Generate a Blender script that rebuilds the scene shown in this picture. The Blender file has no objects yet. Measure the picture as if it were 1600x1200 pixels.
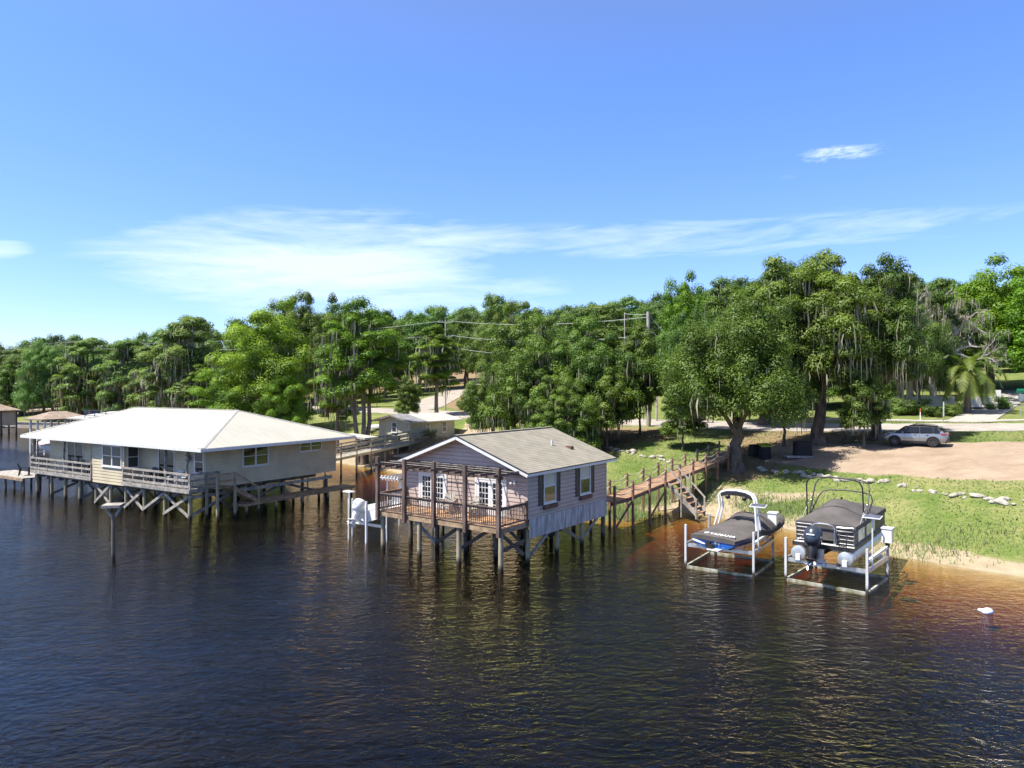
import bpy, math, random
import numpy as np
from mathutils import Vector, Matrix
random.seed(7); RNG = np.random.default_rng(11)
S = bpy.context.scene; COL = S.collection
F = 1111.0; EYE = 9.0          # focal length in 1600-wide picture units, eye height over the lake
R = math.radians
# ------------------------------------------------------------------ tagging
def tag(o, label=None, cat=None, group=None, kind=None):
    for k, v in (('label', label), ('category', cat), ('group', group), ('kind', kind)):
        if v: o[k] = v
    return o
def thing(name, label, cat, loc=(0, 0, 0), rz=0.0, group=None):
    o = bpy.data.objects.new(name, None); COL.objects.link(o); o.empty_display_size = .3
    o.location = loc; o.rotation_euler = (0, 0, rz)
    return tag(o, label, cat, group)
def dup(root, loc, rz=0.0, scale=None, label=None, group=None):
    r = root.copy(); COL.objects.link(r); r.location = loc; r.rotation_euler = (0, 0, rz)
    if scale is not None: r.scale = scale
    if label: r['label'] = label
    if group: r['group'] = group
    for ch in list(root.children):
        c = ch.copy(); COL.objects.link(c); c.parent = r
        for g in list(ch.children):
            d = g.copy(); COL.objects.link(d); d.parent = c
    return r
# ------------------------------------------------------------------ mesh builder
class MB:
    def __init__(s): s.v = []; s.f = []
    def add(s, vs, fs):
        n = len(s.v); s.v.extend([tuple(v) for v in vs]); s.f.extend([tuple(i + n for i in f) for f in fs]); return s
    def box(s, x0, x1, y0, y1, z0, z1):
        return s.add([(x, y, z) for z in (z0, z1) for y in (y0, y1) for x in (x0, x1)],
                     [(0, 2, 3, 1), (4, 5, 7, 6), (0, 1, 5, 4), (2, 6, 7, 3), (0, 4, 6, 2), (1, 3, 7, 5)])
    def beam(s, p, q, w, h, up=(0, 0, 1)):
        p, q = Vector(p), Vector(q); d = (q - p).normalized(); up = Vector(up)
        if abs(d.dot(up)) > .98: up = Vector((0, 1, 0))
        a = d.cross(up).normalized(); b = a.cross(d).normalized(); a *= w / 2; b *= h / 2
        return s.add([c + i * a + j * b for c in (p, q) for j in (-1, 1) for i in (-1, 1)],
                     [(0, 1, 3, 2), (4, 6, 7, 5), (0, 4, 5, 1), (2, 3, 7, 6), (0, 2, 6, 4), (1, 5, 7, 3)])
    def tube(s, pts, r, n=8, caps=True):
        pts = [Vector(p) for p in pts]; rs = r if hasattr(r, '__len__') else [r] * len(pts); base = len(s.v); a = None
        for i, p in enumerate(pts):
            d = (pts[min(i + 1, len(pts) - 1)] - pts[max(i - 1, 0)])
            d = d.normalized() if d.length > 1e-9 else Vector((0, 0, 1))
            if a is None:
                a = d.orthogonal().normalized()
            else:
                a = (a - d * a.dot(d)); a = a.normalized() if a.length > 1e-6 else d.orthogonal().normalized()
            b = d.cross(a)
            for k in range(n):
                t = 2 * math.pi * k / n; s.v.append(tuple(p + (a * math.cos(t) + b * math.sin(t)) * rs[i]))
        for i in range(len(pts) - 1):
            for k in range(n):
                k2 = (k + 1) % n; s.f.append((base + i * n + k, base + i * n + k2, base + (i + 1) * n + k2, base + (i + 1) * n + k))
        if caps:
            s.f.append(tuple(base + k for k in range(n))[::-1]); e = base + (len(pts) - 1) * n; s.f.append(tuple(e + k for k in range(n)))
        return s
    def loft(s, rings, closed=True, caps=True):
        n = len(rings[0]); base = len(s.v)
        for rg in rings: s.v.extend([tuple(p) for p in rg])
        m = n if closed else n - 1
        for i in range(len(rings) - 1):
            for k in range(m):
                k2 = (k + 1) % n; s.f.append((base + i * n + k, base + i * n + k2, base + (i + 1) * n + k2, base + (i + 1) * n + k))
        if caps and closed:
            s.f.append(tuple(base + k for k in range(n))[::-1]); e = base + (len(rings) - 1) * n; s.f.append(tuple(e + k for k in range(n)))
        return s
    def ell(s, c, r, n=12, m=8):
        c = Vector(c)
        rings = [[c + Vector((r[0] * math.sin(t) * math.cos(2 * math.pi * k / n), r[1] * math.sin(t) * math.sin(2 * math.pi * k / n), -r[2] * math.cos(t))) for k in range(n)]
                 for t in [math.pi * (i + .02) / (m + .04) for i in range(m + 1)]]
        return s.loft(rings)
    def poly(s, pts): return s.add(pts, [tuple(range(len(pts)))])
    def prism(s, pts, d):
        n = len(pts); d = Vector(d); q = [Vector(p) for p in pts]
        return s.add(q + [p + d for p in q], [tuple(range(n))[::-1], tuple(range(n, 2 * n))] + [(i, (i + 1) % n, n + (i + 1) % n, n + i) for i in range(n)])
    def build(s, name, m, parent=None, smooth=False, loc=None):
        me = bpy.data.meshes.new(name); me.from_pydata(s.v, [], s.f); me.materials.append(m)
        import bmesh
        b = bmesh.new(); b.from_mesh(me); bmesh.ops.recalc_face_normals(b, faces=b.faces); b.to_mesh(me); b.free()
        if smooth:
            me.shade_smooth(); me.set_sharp_from_angle(angle=R(smooth if smooth is not True else 40))
        o = bpy.data.objects.new(name, me); COL.objects.link(o); o.parent = parent
        if loc: o.location = loc
        return o
def npmesh(name, V, Q, m, parent=None, attr=None, smooth=False, nrm=None):
    """V (n,3), Q (k,4) or (k,3) arrays -> one object, fast"""
    me = bpy.data.meshes.new(name); n = len(V); k, c = Q.shape
    me.vertices.add(n); me.vertices.foreach_set('co', np.ascontiguousarray(V, dtype=np.float32).ravel())
    me.loops.add(k * c); me.loops.foreach_set('vertex_index', np.ascontiguousarray(Q, dtype=np.int32).ravel())
    me.polygons.add(k); me.polygons.foreach_set('loop_start', np.arange(0, k * c, c, dtype=np.int32))
    me.update(calc_edges=True)
    if smooth: me.polygons.foreach_set('use_smooth', np.ones(k, dtype=bool))
    if attr:
        for an, (dom, val) in attr.items():
            a = me.attributes.new(an, 'FLOAT', dom); a.data.foreach_set('value', np.ascontiguousarray(val, dtype=np.float32))
    if nrm is not None:
        me.polygons.foreach_set('use_smooth', np.ones(k, dtype=bool)); me.normals_split_custom_set_from_vertices(nrm.astype(np.float32))
    me.materials.append(m)
    o = bpy.data.objects.new(name, me); COL.objects.link(o); o.parent = parent
    return o
# ------------------------------------------------------------------ materials
def _nodes(name):
    m = bpy.data.materials.new(name); m.use_nodes = True; nt = m.node_tree
    return m, nt, nt.nodes, nt.links, nt.nodes['Principled BSDF']
def mixc(nt, a, b, fac, blend='MIX'):
    n = nt.nodes.new('ShaderNodeMix'); n.data_type = 'RGBA'; n.blend_type = blend
    for s, v in ((n.inputs[0], fac), (n.inputs[6], a), (n.inputs[7], b)):
        if hasattr(v, 'links') or hasattr(v, 'is_output'): nt.links.new(v, s)
        elif hasattr(v, '__len__'): s.default_value = (*v[:3], 1)
        else: s.default_value = v
    return n.outputs[2]
def noise(nt, scale, detail=4, vec=None, stretch=None, rough=.55, dist=0):
    t = nt.nodes.new('ShaderNodeTexNoise'); t.inputs['Scale'].default_value = scale; t.inputs['Detail'].default_value = detail
    t.inputs['Roughness'].default_value = rough; t.inputs['Distortion'].default_value = dist
    if vec is None:
        vec = nt.nodes.new('ShaderNodeTexCoord').outputs['Object']
    if stretch:
        mp = nt.nodes.new('ShaderNodeMapping'); mp.inputs['Scale'].default_value = stretch; nt.links.new(vec, mp.inputs['Vector']); vec = mp.outputs[0]
    nt.links.new(vec, t.inputs['Vector'])
    return t.outputs['Fac']
def ramp(nt, fac, a, b):
    n = nt.nodes.new('ShaderNodeMapRange'); n.inputs[1].default_value = a; n.inputs[2].default_value = b; n.clamp = True
    nt.links.new(fac, n.inputs[0]); return n.outputs[0]
def math_(nt, op, a, b=None):
    n = nt.nodes.new('ShaderNodeMath'); n.operation = op
    for s, v in zip(n.inputs, (a, b)):
        if v is None: continue
        if hasattr(v, 'is_output'): nt.links.new(v, s)
        else: s.default_value = v
    return n.outputs[0]
def mat(name, col, rough=.6, metal=0, var=.18, vs=3, col2=None, bump=0, bs=25, stretch=None, spec=.5, coat=0, patch=(.38, .62)):
    m, nt, N, L, p = _nodes(name)
    f = ramp(nt, noise(nt, vs, 5, stretch=stretch), *patch)
    c2 = col2 or tuple(max(0, c * (1 - var)) for c in col); c1 = col if col2 else tuple(min(1, c * (1 + var * .6)) for c in col)
    c = mixc(nt, c1, c2, f)
    L.new(c, p.inputs['Base Color']); p.inputs['Roughness'].default_value = rough; p.inputs['Metallic'].default_value = metal
    p.inputs['Specular IOR Level'].default_value = spec; p.inputs['Coat Weight'].default_value = coat
    if bump:
        b = N.new('ShaderNodeBump'); b.inputs['Strength'].default_value = bump; b.inputs['Distance'].default_value = .02
        L.new(noise(nt, bs, 4, stretch=stretch), b.inputs['Height']); L.new(b.outputs[0], p.inputs['Normal'])
    return m
def leafmat(name, dark, light, trans=.38, hue=.055, upright=False):
    m, nt, N, L, p = _nodes(name)
    a = N.new('ShaderNodeAttribute'); a.attribute_name = 'rnd'
    oi = N.new('ShaderNodeObjectInfo')
    c = mixc(nt, dark, light, a.outputs['Fac'])
    hs = N.new('ShaderNodeHueSaturation'); L.new(c, hs.inputs['Color'])
    L.new(ramp_out(nt, oi.outputs['Random'], .5 - hue * .12, .5 + hue * .5), hs.inputs['Hue'])
    L.new(ramp_out(nt, math_(nt, 'FRACT', math_(nt, 'MULTIPLY', oi.outputs['Random'], 7.3)), 1.3, .84), hs.inputs['Value'])
    p.inputs['Roughness'].default_value = .55; p.inputs['Specular IOR Level'].default_value = .35
    L.new(hs.outputs[0], p.inputs['Base Color'])
    tr = N.new('ShaderNodeBsdfTranslucent'); L.new(mixc(nt, hs.outputs[0], (1.0, 1.0, .35), 1.0, 'MULTIPLY'), tr.inputs['Color'])
    mx = N.new('ShaderNodeMixShader'); mx.inputs[0].default_value = trans
    if upright:
        cv = N.new('ShaderNodeCombineXYZ'); cv.inputs[0].default_value = -.1; cv.inputs[1].default_value = -.3; cv.inputs[2].default_value = .95; L.new(cv.outputs[0], p.inputs['Normal']); L.new(cv.outputs[0], tr.inputs['Normal'])
    L.new(p.outputs[0], mx.inputs[1]); L.new(tr.outputs[0], mx.inputs[2]); L.new(mx.outputs[0], N['Material Output'].inputs['Surface'])
    return m
def ramp_out(nt, fac, a, b):
    n = nt.nodes.new('ShaderNodeMapRange'); n.inputs[3].default_value = a; n.inputs[4].default_value = b; nt.links.new(fac, n.inputs[0]); return n.outputs[0]

M = {}
M['wood_dark'] = mat('dark_stained_wood', (.135, .093, .075), .75, var=.5, vs=5, bump=.4, stretch=(1, 1, .2))
M['wood_deck'] = mat('warm_deck_board', (.42, .25, .14), .7, var=.35, vs=2.2, bump=.3)
M['wood_walk'] = mat('brown_boardwalk_board', (.34, .21, .13), .75, var=.35, vs=2, bump=.3)
M['wood_grey'] = mat('weathered_grey_wood', (.34, .31, .27), .85, var=.4, vs=3, bump=.4)
M['wood_tan'] = mat('tan_treated_wood', (.36, .25, .15), .8, var=.35, vs=3, bump=.3)
M['piling'] = mat('treated_piling', (.38, .33, .215), .85, var=.5, vs=2.5, col2=(.22, .175, .115), bump=.5, stretch=(1, 1, .35))
M['piling_dark'] = mat('old_dark_piling', (.12, .098, .08), .9, var=.5, vs=2.5, bump=.5, stretch=(1, 1, .35))
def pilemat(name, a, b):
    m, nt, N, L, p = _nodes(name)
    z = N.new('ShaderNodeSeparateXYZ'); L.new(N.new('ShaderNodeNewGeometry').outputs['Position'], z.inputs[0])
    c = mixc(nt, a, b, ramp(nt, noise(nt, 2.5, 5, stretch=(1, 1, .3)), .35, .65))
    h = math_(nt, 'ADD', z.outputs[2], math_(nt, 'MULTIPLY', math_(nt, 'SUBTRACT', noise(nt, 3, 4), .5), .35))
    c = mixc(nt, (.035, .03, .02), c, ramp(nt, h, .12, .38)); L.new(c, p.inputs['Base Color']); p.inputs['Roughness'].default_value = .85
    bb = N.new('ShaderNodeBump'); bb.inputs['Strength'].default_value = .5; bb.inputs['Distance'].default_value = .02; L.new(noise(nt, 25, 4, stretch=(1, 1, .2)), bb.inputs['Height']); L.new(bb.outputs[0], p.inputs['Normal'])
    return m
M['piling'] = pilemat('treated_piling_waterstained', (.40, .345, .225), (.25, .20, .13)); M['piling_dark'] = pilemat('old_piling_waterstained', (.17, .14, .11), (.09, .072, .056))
M['lift_post'] = pilemat('stained_aluminium_post', (.66, .66, .64), (.48, .48, .45))
M['wood_walkpost'] = mat('brown_boardwalk_post', (.22, .125, .08), .8, var=.35, vs=3)
M['siding_mauve'] = mat('mauve_vinyl_siding', (.47, .375, .325), .55, var=.07, vs=.8, bump=.05)
M['siding_tan'] = mat('tan_wood_siding', (.60, .51, .345), .7, var=.1, vs=.9, bump=.1)
M['siding_sage'] = mat('sage_stucco', (.46, .44, .32), .85, var=.12, vs=1.2)
M['shingle'] = mat('grey_green_shingles', (.245, .225, .182), .92, var=.13, vs=1.3, bump=.5, bs=14)
M['white'] = mat('white_paint', (.68, .675, .66), .45, var=.05)
M['white_roof'] = mat('white_metal_roof', (.43, .415, .36), .5, var=.06, vs=.45)
M['white_roof_old'] = mat('pale_metal_roof', (.47, .455, .42), .5, var=.1, vs=.6)
M['shingle_grey'] = mat('cool_grey_shingles', (.20, .20, .22), .9, var=.25, vs=1.5, bump=.4)
M['black'] = mat('black_paint', (.018, .018, .02), .5, var=.3)
M['shutter'] = mat('charcoal_shutter', (.028, .03, .036), .5, var=.2)
M['corrugated'] = mat('galvanised_corrugated_steel', (.42, .43, .45), .5, .35, var=.35, vs=2, stretch=(3, 3, .5))
M['cloth_cover'] = mat('charcoal_boat_cover', (.088, .079, .076), .9, var=.22, vs=1.2, bump=.5, bs=4)
M['cloth_black'] = mat('black_cover', (.012, .012, .014), .85, var=.3, bump=.4, bs=6)
M['gel_white'] = mat('white_gelcoat', (.8, .8, .8), .25, var=.04, coat=.3)
M['gel_blue'] = mat('blue_gelcoat', (.015, .10, .38), .22, var=.1, coat=.4)
M['gel_navy'] = mat('navy_cowling', (.03, .04, .058), .3, var=.15, coat=.3)
M['alu'] = mat('dull_aluminium', (.62, .63, .63), .42, .75, var=.18, vs=3)
M['alu_white'] = mat('white_powder_coated_aluminium', (.74, .74, .72), .4, .1, var=.08)
M['alu_old'] = mat('algae_stained_aluminium', (.5, .5, .44), .6, .3, col2=(.2, .2, .1), vs=3)
M['chrome'] = mat('polished_steel', (.75, .75, .76), .2, .95, var=.04)
M['panel'] = mat('solar_cells', (.10, .10, .13), .15, var=.2)
M['rubber'] = mat('black_rubber', (.02, .02, .02), .8, var=.3)
M['car_silver'] = mat('silver_car_paint', (.29, .30, .315), .28, .55, var=.03, coat=.6)
M['car_glass'] = mat('tinted_car_glass', (.012, .014, .017), .06, var=.1)
M['red_lens'] = mat('red_lens', (.4, .02, .02), .2, var=.1)
M['lens'] = mat('clear_lamp_lens', (.7, .72, .74), .1, var=.05)
M['rim'] = mat('dark_alloy', (.10, .10, .105), .35, .7, var=.1)
M['bark'] = mat('grey_brown_bark', (.135, .105, .082), .95, var=.5, vs=3, bump=.9, bs=10, stretch=(1, 1, .25))
M['bark_pale'] = mat('pale_cypress_bark', (.21, .165, .13), .95, var=.45, vs=3, bump=.8, bs=10, stretch=(1, 1, .2))
M['bark_dead'] = mat('bleached_dead_wood', (.40, .36, .32), .9, var=.3, vs=3)
M['moss'] = leafmat('grey_green_hanging_moss', (.17, .165, .11), (.36, .335, .25), .25, .02)
M['leaf_oak'] = leafmat('oak_leaves', (0.067, 0.111, 0.020), (0.167, 0.249, 0.040))
M['leaf_oak_far'] = leafmat('far_oak_leaves', (0.066, 0.112, 0.025), (0.157, 0.239, 0.050))
M['leaf_feather'] = leafmat('soft_oak_leaves', (0.075, 0.126, 0.023), (0.167, 0.257, 0.047))
M['leaf_cypress'] = leafmat('cypress_leaves', (0.124, 0.195, 0.020), (0.269, 0.381, 0.038))
M['leaf_bright'] = leafmat('bright_leaves', (0.072, 0.148, 0.011), (0.179, 0.312, 0.021))
M['leaf_olive'] = leafmat('olive_leaves', (0.104, 0.173, 0.042), (0.220, 0.323, 0.081))
M['leaf_palm'] = leafmat('palm_leaflets', (.05, .10, .02), (.24, .28, .07))
M['leaf_grey'] = leafmat('grey_shrub_leaves', (.09, .11, .07), (.2, .22, .15))
M['blade'] = leafmat('grass_blades', (.09, .145, .03), (.185, .245, .06), .1, .02, True)
M['blade_dry'] = leafmat('dry_reeds', (.24, .17, .10), (.42, .33, .2), .1, .02, True)
M['asphalt'] = mat('pale_old_asphalt', (.33, .295, .26), .95, var=.18, vs=.7, bump=.2)
M['concrete'] = mat('concrete', (.36, .335, .295), .92, var=.2, vs=1, bump=.2)
M['rock'] = mat('pale_limestone', (.36, .33, .28), .95, var=.35, vs=2.2, bump=.8, bs=6)
M['rail'] = mat('brushed_dark_rail', (.24, .24, .25), .45, .5, var=.15)
M['hip_cap'] = mat('grey_hip_flashing', (.36, .355, .34), .6, var=.08)
M['galv'] = mat('galvanised_pole', (.42, .43, .44), .5, .5, var=.15)
M['pole_wood'] = mat('grey_pole_wood', (.42, .39, .36), .9, var=.3, vs=2, stretch=(1, 1, .1))
M['wire'] = mat('grey_cable', (.5, .5, .5), .6, var=.1)
M['rope'] = mat('pale_rope', (.42, .36, .27), .95, var=.3)
M['curtain'] = mat('white_blind_behind_glass', (.5, .5, .47), .2, var=.05, vs=1)
M['brown_box'] = mat('brown_window_box', (.15, .075, .055), .8, var=.3)
M['orange'] = mat('orange_plastic', (.55, .13, .03), .6, var=.15)
M['green_sign'] = mat('green_sign_face', (.01, .18, .10), .4, var=.05)
M['lid'] = mat('olive_yellow_lid', (.38, .42, .03), .6, var=.15)
M['tan_stucco'] = mat('beige_house_wall', (.52, .44, .34), .9, var=.1, vs=1)
M['brown_roof'] = mat('brown_shingle_roof', (.26, .20, .155), .92, var=.25, vs=1.5)
M['maroon'] = mat('maroon_fabric', (.12, .02, .04), .9, var=.2)
M['skin'] = mat('skin', (.45, .27, .2), .6, var=.05)
M['denim'] = mat('dark_denim', (.03, .035, .05), .9, var=.2)
M['pink'] = mat('faded_pink_fabric', (.42, .33, .35), .85, var=.2)
M['blue_rail'] = mat('navy_painted_metal', (.03, .035, .12), .5, var=.1)
M['white_wall'] = mat('white_masonry', (.70, .69, .66), .85, var=.12, vs=1)
M['green_slime'] = mat('waterline_slime', (.05, .05, .03), .6, var=.3)
def glassmat():
    m, nt, N, L, p = _nodes('window_glass')
    p.inputs['Base Color'].default_value = (.012, .016, .02, 1); p.inputs['Roughness'].default_value = .04
    p.inputs['Specular IOR Level'].default_value = .9
    b = N.new('ShaderNodeBump'); b.inputs['Strength'].default_value = .05; b.inputs['Distance'].default_value = .05
    L.new(noise(nt, 1.2, 2), b.inputs['Height']); L.new(b.outputs[0], p.inputs['Normal'])
    return m
M['glass'] = glassmat()
# ------------------------------------------------------------------ terrain
SHORE = np.array([(300., -60), (75, 12), (50, 20), (36, 28), (27, 32.2), (24.0, 34.0), (20.6, 37.4), (18.6, 43), (16.6, 46.5), (13.6, 49.6), (11.2, 51.2), (9.3, 51.5), (8.2, 48.6), (6.6, 48.0), (4.6, 50.5),
                  (1, 56), (-6, 65), (-12, 73.5), (-16, 78), (-24, 86), (-40, 99), (-70, 125), (-104, 152), (-150, 190), (-260, 240), (-700, 330)])
def sdist(x, y):
    x = np.asarray(x, float); y = np.asarray(y, float); best = np.full(x.shape, 1e9); sg = np.ones(x.shape)
    for (ax, ay), (bx, by) in zip(SHORE[:-1], SHORE[1:]):
        dx, dy = bx - ax, by - ay; t = np.clip(((x - ax) * dx + (y - ay) * dy) / (dx * dx + dy * dy), 0, 1)
        qx, qy = x - ax - t * dx, y - ay - t * dy; d = np.hypot(qx, qy); c = dx * qy - dy * qx
        k = d < best - 1e-9; best = np.where(k, d, best); sg = np.where(k, np.where(c < 0, 1, -1), sg)
    return best * sg
def wob(x, y, s, seed=0):
    return (np.sin(x * s + 1.3 + seed) * np.cos(y * s * 1.13 - .7 + seed * 2.1) + .6 * np.sin(x * s * 2.3 - y * s * 1.7 + seed) + .35 * np.cos(x * s * 4.1 + y * s * 3.7 + 2 + seed)) / 1.95
HD = np.array([-400, -40, -22, -14, -8, -3, 0, 3, 7, 12, 18, 28, 40, 60, 100, 160, 250, 400, 3000.])
HZ = np.array([-6.5, -6.5, -5.2, -2.7, -.62, -.14, 0, .75, 1.75, 2.95, 3.85, 4.55, 5.15, 6.4, 10.5, 16, 20, 24, 24.])
def height(x, y):
    x = np.asarray(x, float); y = np.asarray(y, float); d = -sdist(x, y) * -1
    d = d + wob(x, y, .5) * .35
    z = np.interp(d, HD, HZ); z2 = (np.interp(d - 1.2, HD, HZ) + np.interp(d + 1.2, HD, HZ) + 2 * z) / 4
    far = np.clip((-x - 30) / 60, 0, 1) * np.clip(1 - (d - 30) / 60, 0, 1)
    z2 = np.where(z2 > 0, z2 * (1 - .45 * far), z2)
    pad = np.exp(-(((x + 11.2) / 7.5) ** 2 + ((y - 86.5) / 7.5) ** 2) ** 2); z2 = np.where(z2 > 2.2, z2 + np.clip(pad * 1.3, 0, 1) * (2.2 - z2), z2)
    return z2 + np.where(d > 2, wob(x, y, .9, 3) * .05, 0)
def h1(x, y): return float(height(np.array([x]), np.array([y]))[0])
def at(px, py, zoff=0):
    """point of the ground that lies in direction (px, py)"""
    ys = np.arange(18, 420, .25); xs = (px - 800) / F * ys; zs = EYE - (py - 600) / F * ys
    hit = np.nonzero(zs <= np.maximum(height(xs, ys), 0) + zoff)[0]
    i = hit[0] if len(hit) else len(ys) - 1
    return Vector((xs[i], ys[i], max(h1(xs[i], ys[i]), 0)))
def onz(px, py, z):
    y = (EYE - z) * F / (py - 600); return Vector(((px - 800) / F * y, y, z))
def inpoly(x, y, P):
    c = np.zeros(x.shape, bool); n = len(P)
    for i in range(n):
        (x1, y1), (x2, y2) = P[i], P[(i + 1) % n]
        k = ((y1 > y) != (y2 > y)) & (x < (x2 - x1) * (y - y1) / ((y2 - y1) if abs(y2 - y1) > 1e-9 else 1e-9) + x1); c ^= k
    return c
GRAVEL = [at(*p)[:2] for p in ((1190, 722), (1245, 728), (1310, 737), (1400, 744), (1500, 750), (1640, 757), (1760, 760), (1760, 690), (1640, 690), (1500, 692), (1400, 694), (1320, 694), (1240, 690), (1180, 700))]
BARE = [at(*p)[:2] for p in ((690, 634), (740, 612), (775, 602), (830, 606), (830, 640), (720, 642))]
SANDY = [at(*p)[:2] for p in ((700, 690), (735, 655), (760, 655), (790, 690))]
LITTER_SHADE = [(18.4, 57.2, 3), (26.5, 65, 7.5), (31, 66, 5), (4, 75, 8), (10, 74, 6), (-14, 82, 9), (-24, 86, 9), (8, 68, 4), (22, 61, 4), (13, 70, 3), (26.5, 58.5, 4.5), (31, 56.5, 3.5)]  # leaf litter under trees; last two discs paint tree shade onto the gravel
def build_ground():
    def axis(lo, hi, step, ends):
        a = list(np.arange(lo, hi + .01, step)); s = step; v = lo
        while v > ends[0]: s *= 1.22; v -= s; a.insert(0, v)
        s = step; v = hi
        while v < ends[1]: s *= 1.22; v += s; a.append(v)
        return np.array(a)
    xs = axis(-50, 62, .5, (-3000, 3000)); ys = axis(26, 112, .5, (-500, 4000))
    X, Y = np.meshgrid(xs, ys); Z = height(X.ravel(), Y.ravel()).reshape(X.shape)
    d = sdist(X.ravel(), Y.ravel()).reshape(X.shape)
    nx, ny = len(xs), len(ys); V = np.stack([X.ravel(), Y.ravel(), Z.ravel()], 1)
    i = np.arange(nx * ny).reshape(ny, nx); Q = np.stack([i[:-1, :-1].ravel(), i[:-1, 1:].ravel(), i[1:, 1:].ravel(), i[1:, :-1].ravel()], 1)
    x, y = X.ravel(), Y.ravel(); dd = d.ravel()
    sand = np.clip(1 - (dd - .7 - wob(x, y, .35) * 1.0) / 1.4, 0, 1)
    cove = np.exp(-(((x - 13.5) / 3.6) ** 2 + ((y - 51.3) / 3.0) ** 2)); sand = np.maximum(sand, np.clip(cove * 1.8, 0, 1))
    st = at(1160, 782); sand = np.maximum(sand, np.clip(1.6 * np.exp(-(((x - st.x - .5) / 4.5) ** 2 + ((y - st.y + .3 * (x - st.x)) / .8) ** 2)), 0, 1))
    sand = np.maximum(sand, inpoly(x, y, SANDY) * .9)
    grav = inpoly(x, y, GRAVEL) * 1.0
    litter_shade = np.zeros_like(x)
    for cx, cy, r in LITTER_SHADE: litter_shade = np.maximum(litter_shade, np.clip(1.5 - np.hypot(x - cx, y - cy) / r * 1.1, 0, 1))
    litter_shade = np.maximum(litter_shade, inpoly(x, y, BARE) * .95)
    litter_shade = np.maximum(litter_shade, np.clip((y - 150) / 60, 0, .8))
    def blur(a):
        a = a.reshape(ny, nx)
        for _ in range(2):
            b = np.pad(a, 1, 'edge'); a = (b[:-2, 1:-1] + b[2:, 1:-1] + b[1:-1, :-2] + b[1:-1, 2:] + 2 * a) / 6
        return a.ravel()
    m, nt, N, L, p = _nodes('ground_surface')
    def att(n): a = N.new('ShaderNodeAttribute'); a.attribute_name = n; return a.outputs['Fac']
    def edge(n, w=.5, sc=1.2):
        return ramp(nt, math_(nt, 'ADD', att(n), math_(nt, 'MULTIPLY', math_(nt, 'SUBTRACT', noise(nt, sc, 6, rough=.7), .5), w * 2)), .38, .62)
    g = mixc(nt, (.105, .155, .036), (.19, .208, .072), ramp(nt, noise(nt, .35, 6, rough=.7), .38, .62))
    g = mixc(nt, g, (.27, .245, .115), ramp(nt, noise(nt, .17, 7, rough=.75), .48, .68))
    g = mixc(nt, g, (.055, .095, .018), ramp(nt, noise(nt, 5, 4), .5, .75))
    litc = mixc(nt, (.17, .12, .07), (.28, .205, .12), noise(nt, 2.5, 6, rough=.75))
    g = mixc(nt, g, litc, edge('litter', .6, .8))  # litter brown, which also colours the painted tree shade by the gravel
    gr = mixc(nt, (.35, .275, .205), (.25, .185, .135), ramp(nt, noise(nt, .35, 9, rough=.8), .38, .66))
    gr = mixc(nt, gr, (.20, .14, .10), ramp(nt, noise(nt, 1, 7, stretch=(.12, .5, 1), rough=.75), .56, .72))
    g = mixc(nt, g, gr, edge('gravel', .55, .55))
    sd = mixc(nt, (.38, .315, .22), (.26, .205, .13), ramp(nt, noise(nt, .9, 6, rough=.7), .35, .7))
    g = mixc(nt, g, sd, edge('sand', .45, .8))
    L.new(g, p.inputs['Base Color']); p.inputs['Roughness'].default_value = 1; p.inputs['Specular IOR Level'].default_value = .1
    b = N.new('ShaderNodeBump'); b.inputs['Strength'].default_value = .6; b.inputs['Distance'].default_value = .08
    L.new(noise(nt, 6, 6, rough=.7), b.inputs['Height']); L.new(b.outputs[0], p.inputs['Normal'])
    o = npmesh('ground', V, Q, m, attr={'sand': ('POINT', blur(sand)), 'gravel': ('POINT', blur(grav)), 'litter': ('POINT', blur(litter_shade))}, smooth=True)
    tag(o, kind='structure')
build_ground()
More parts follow.
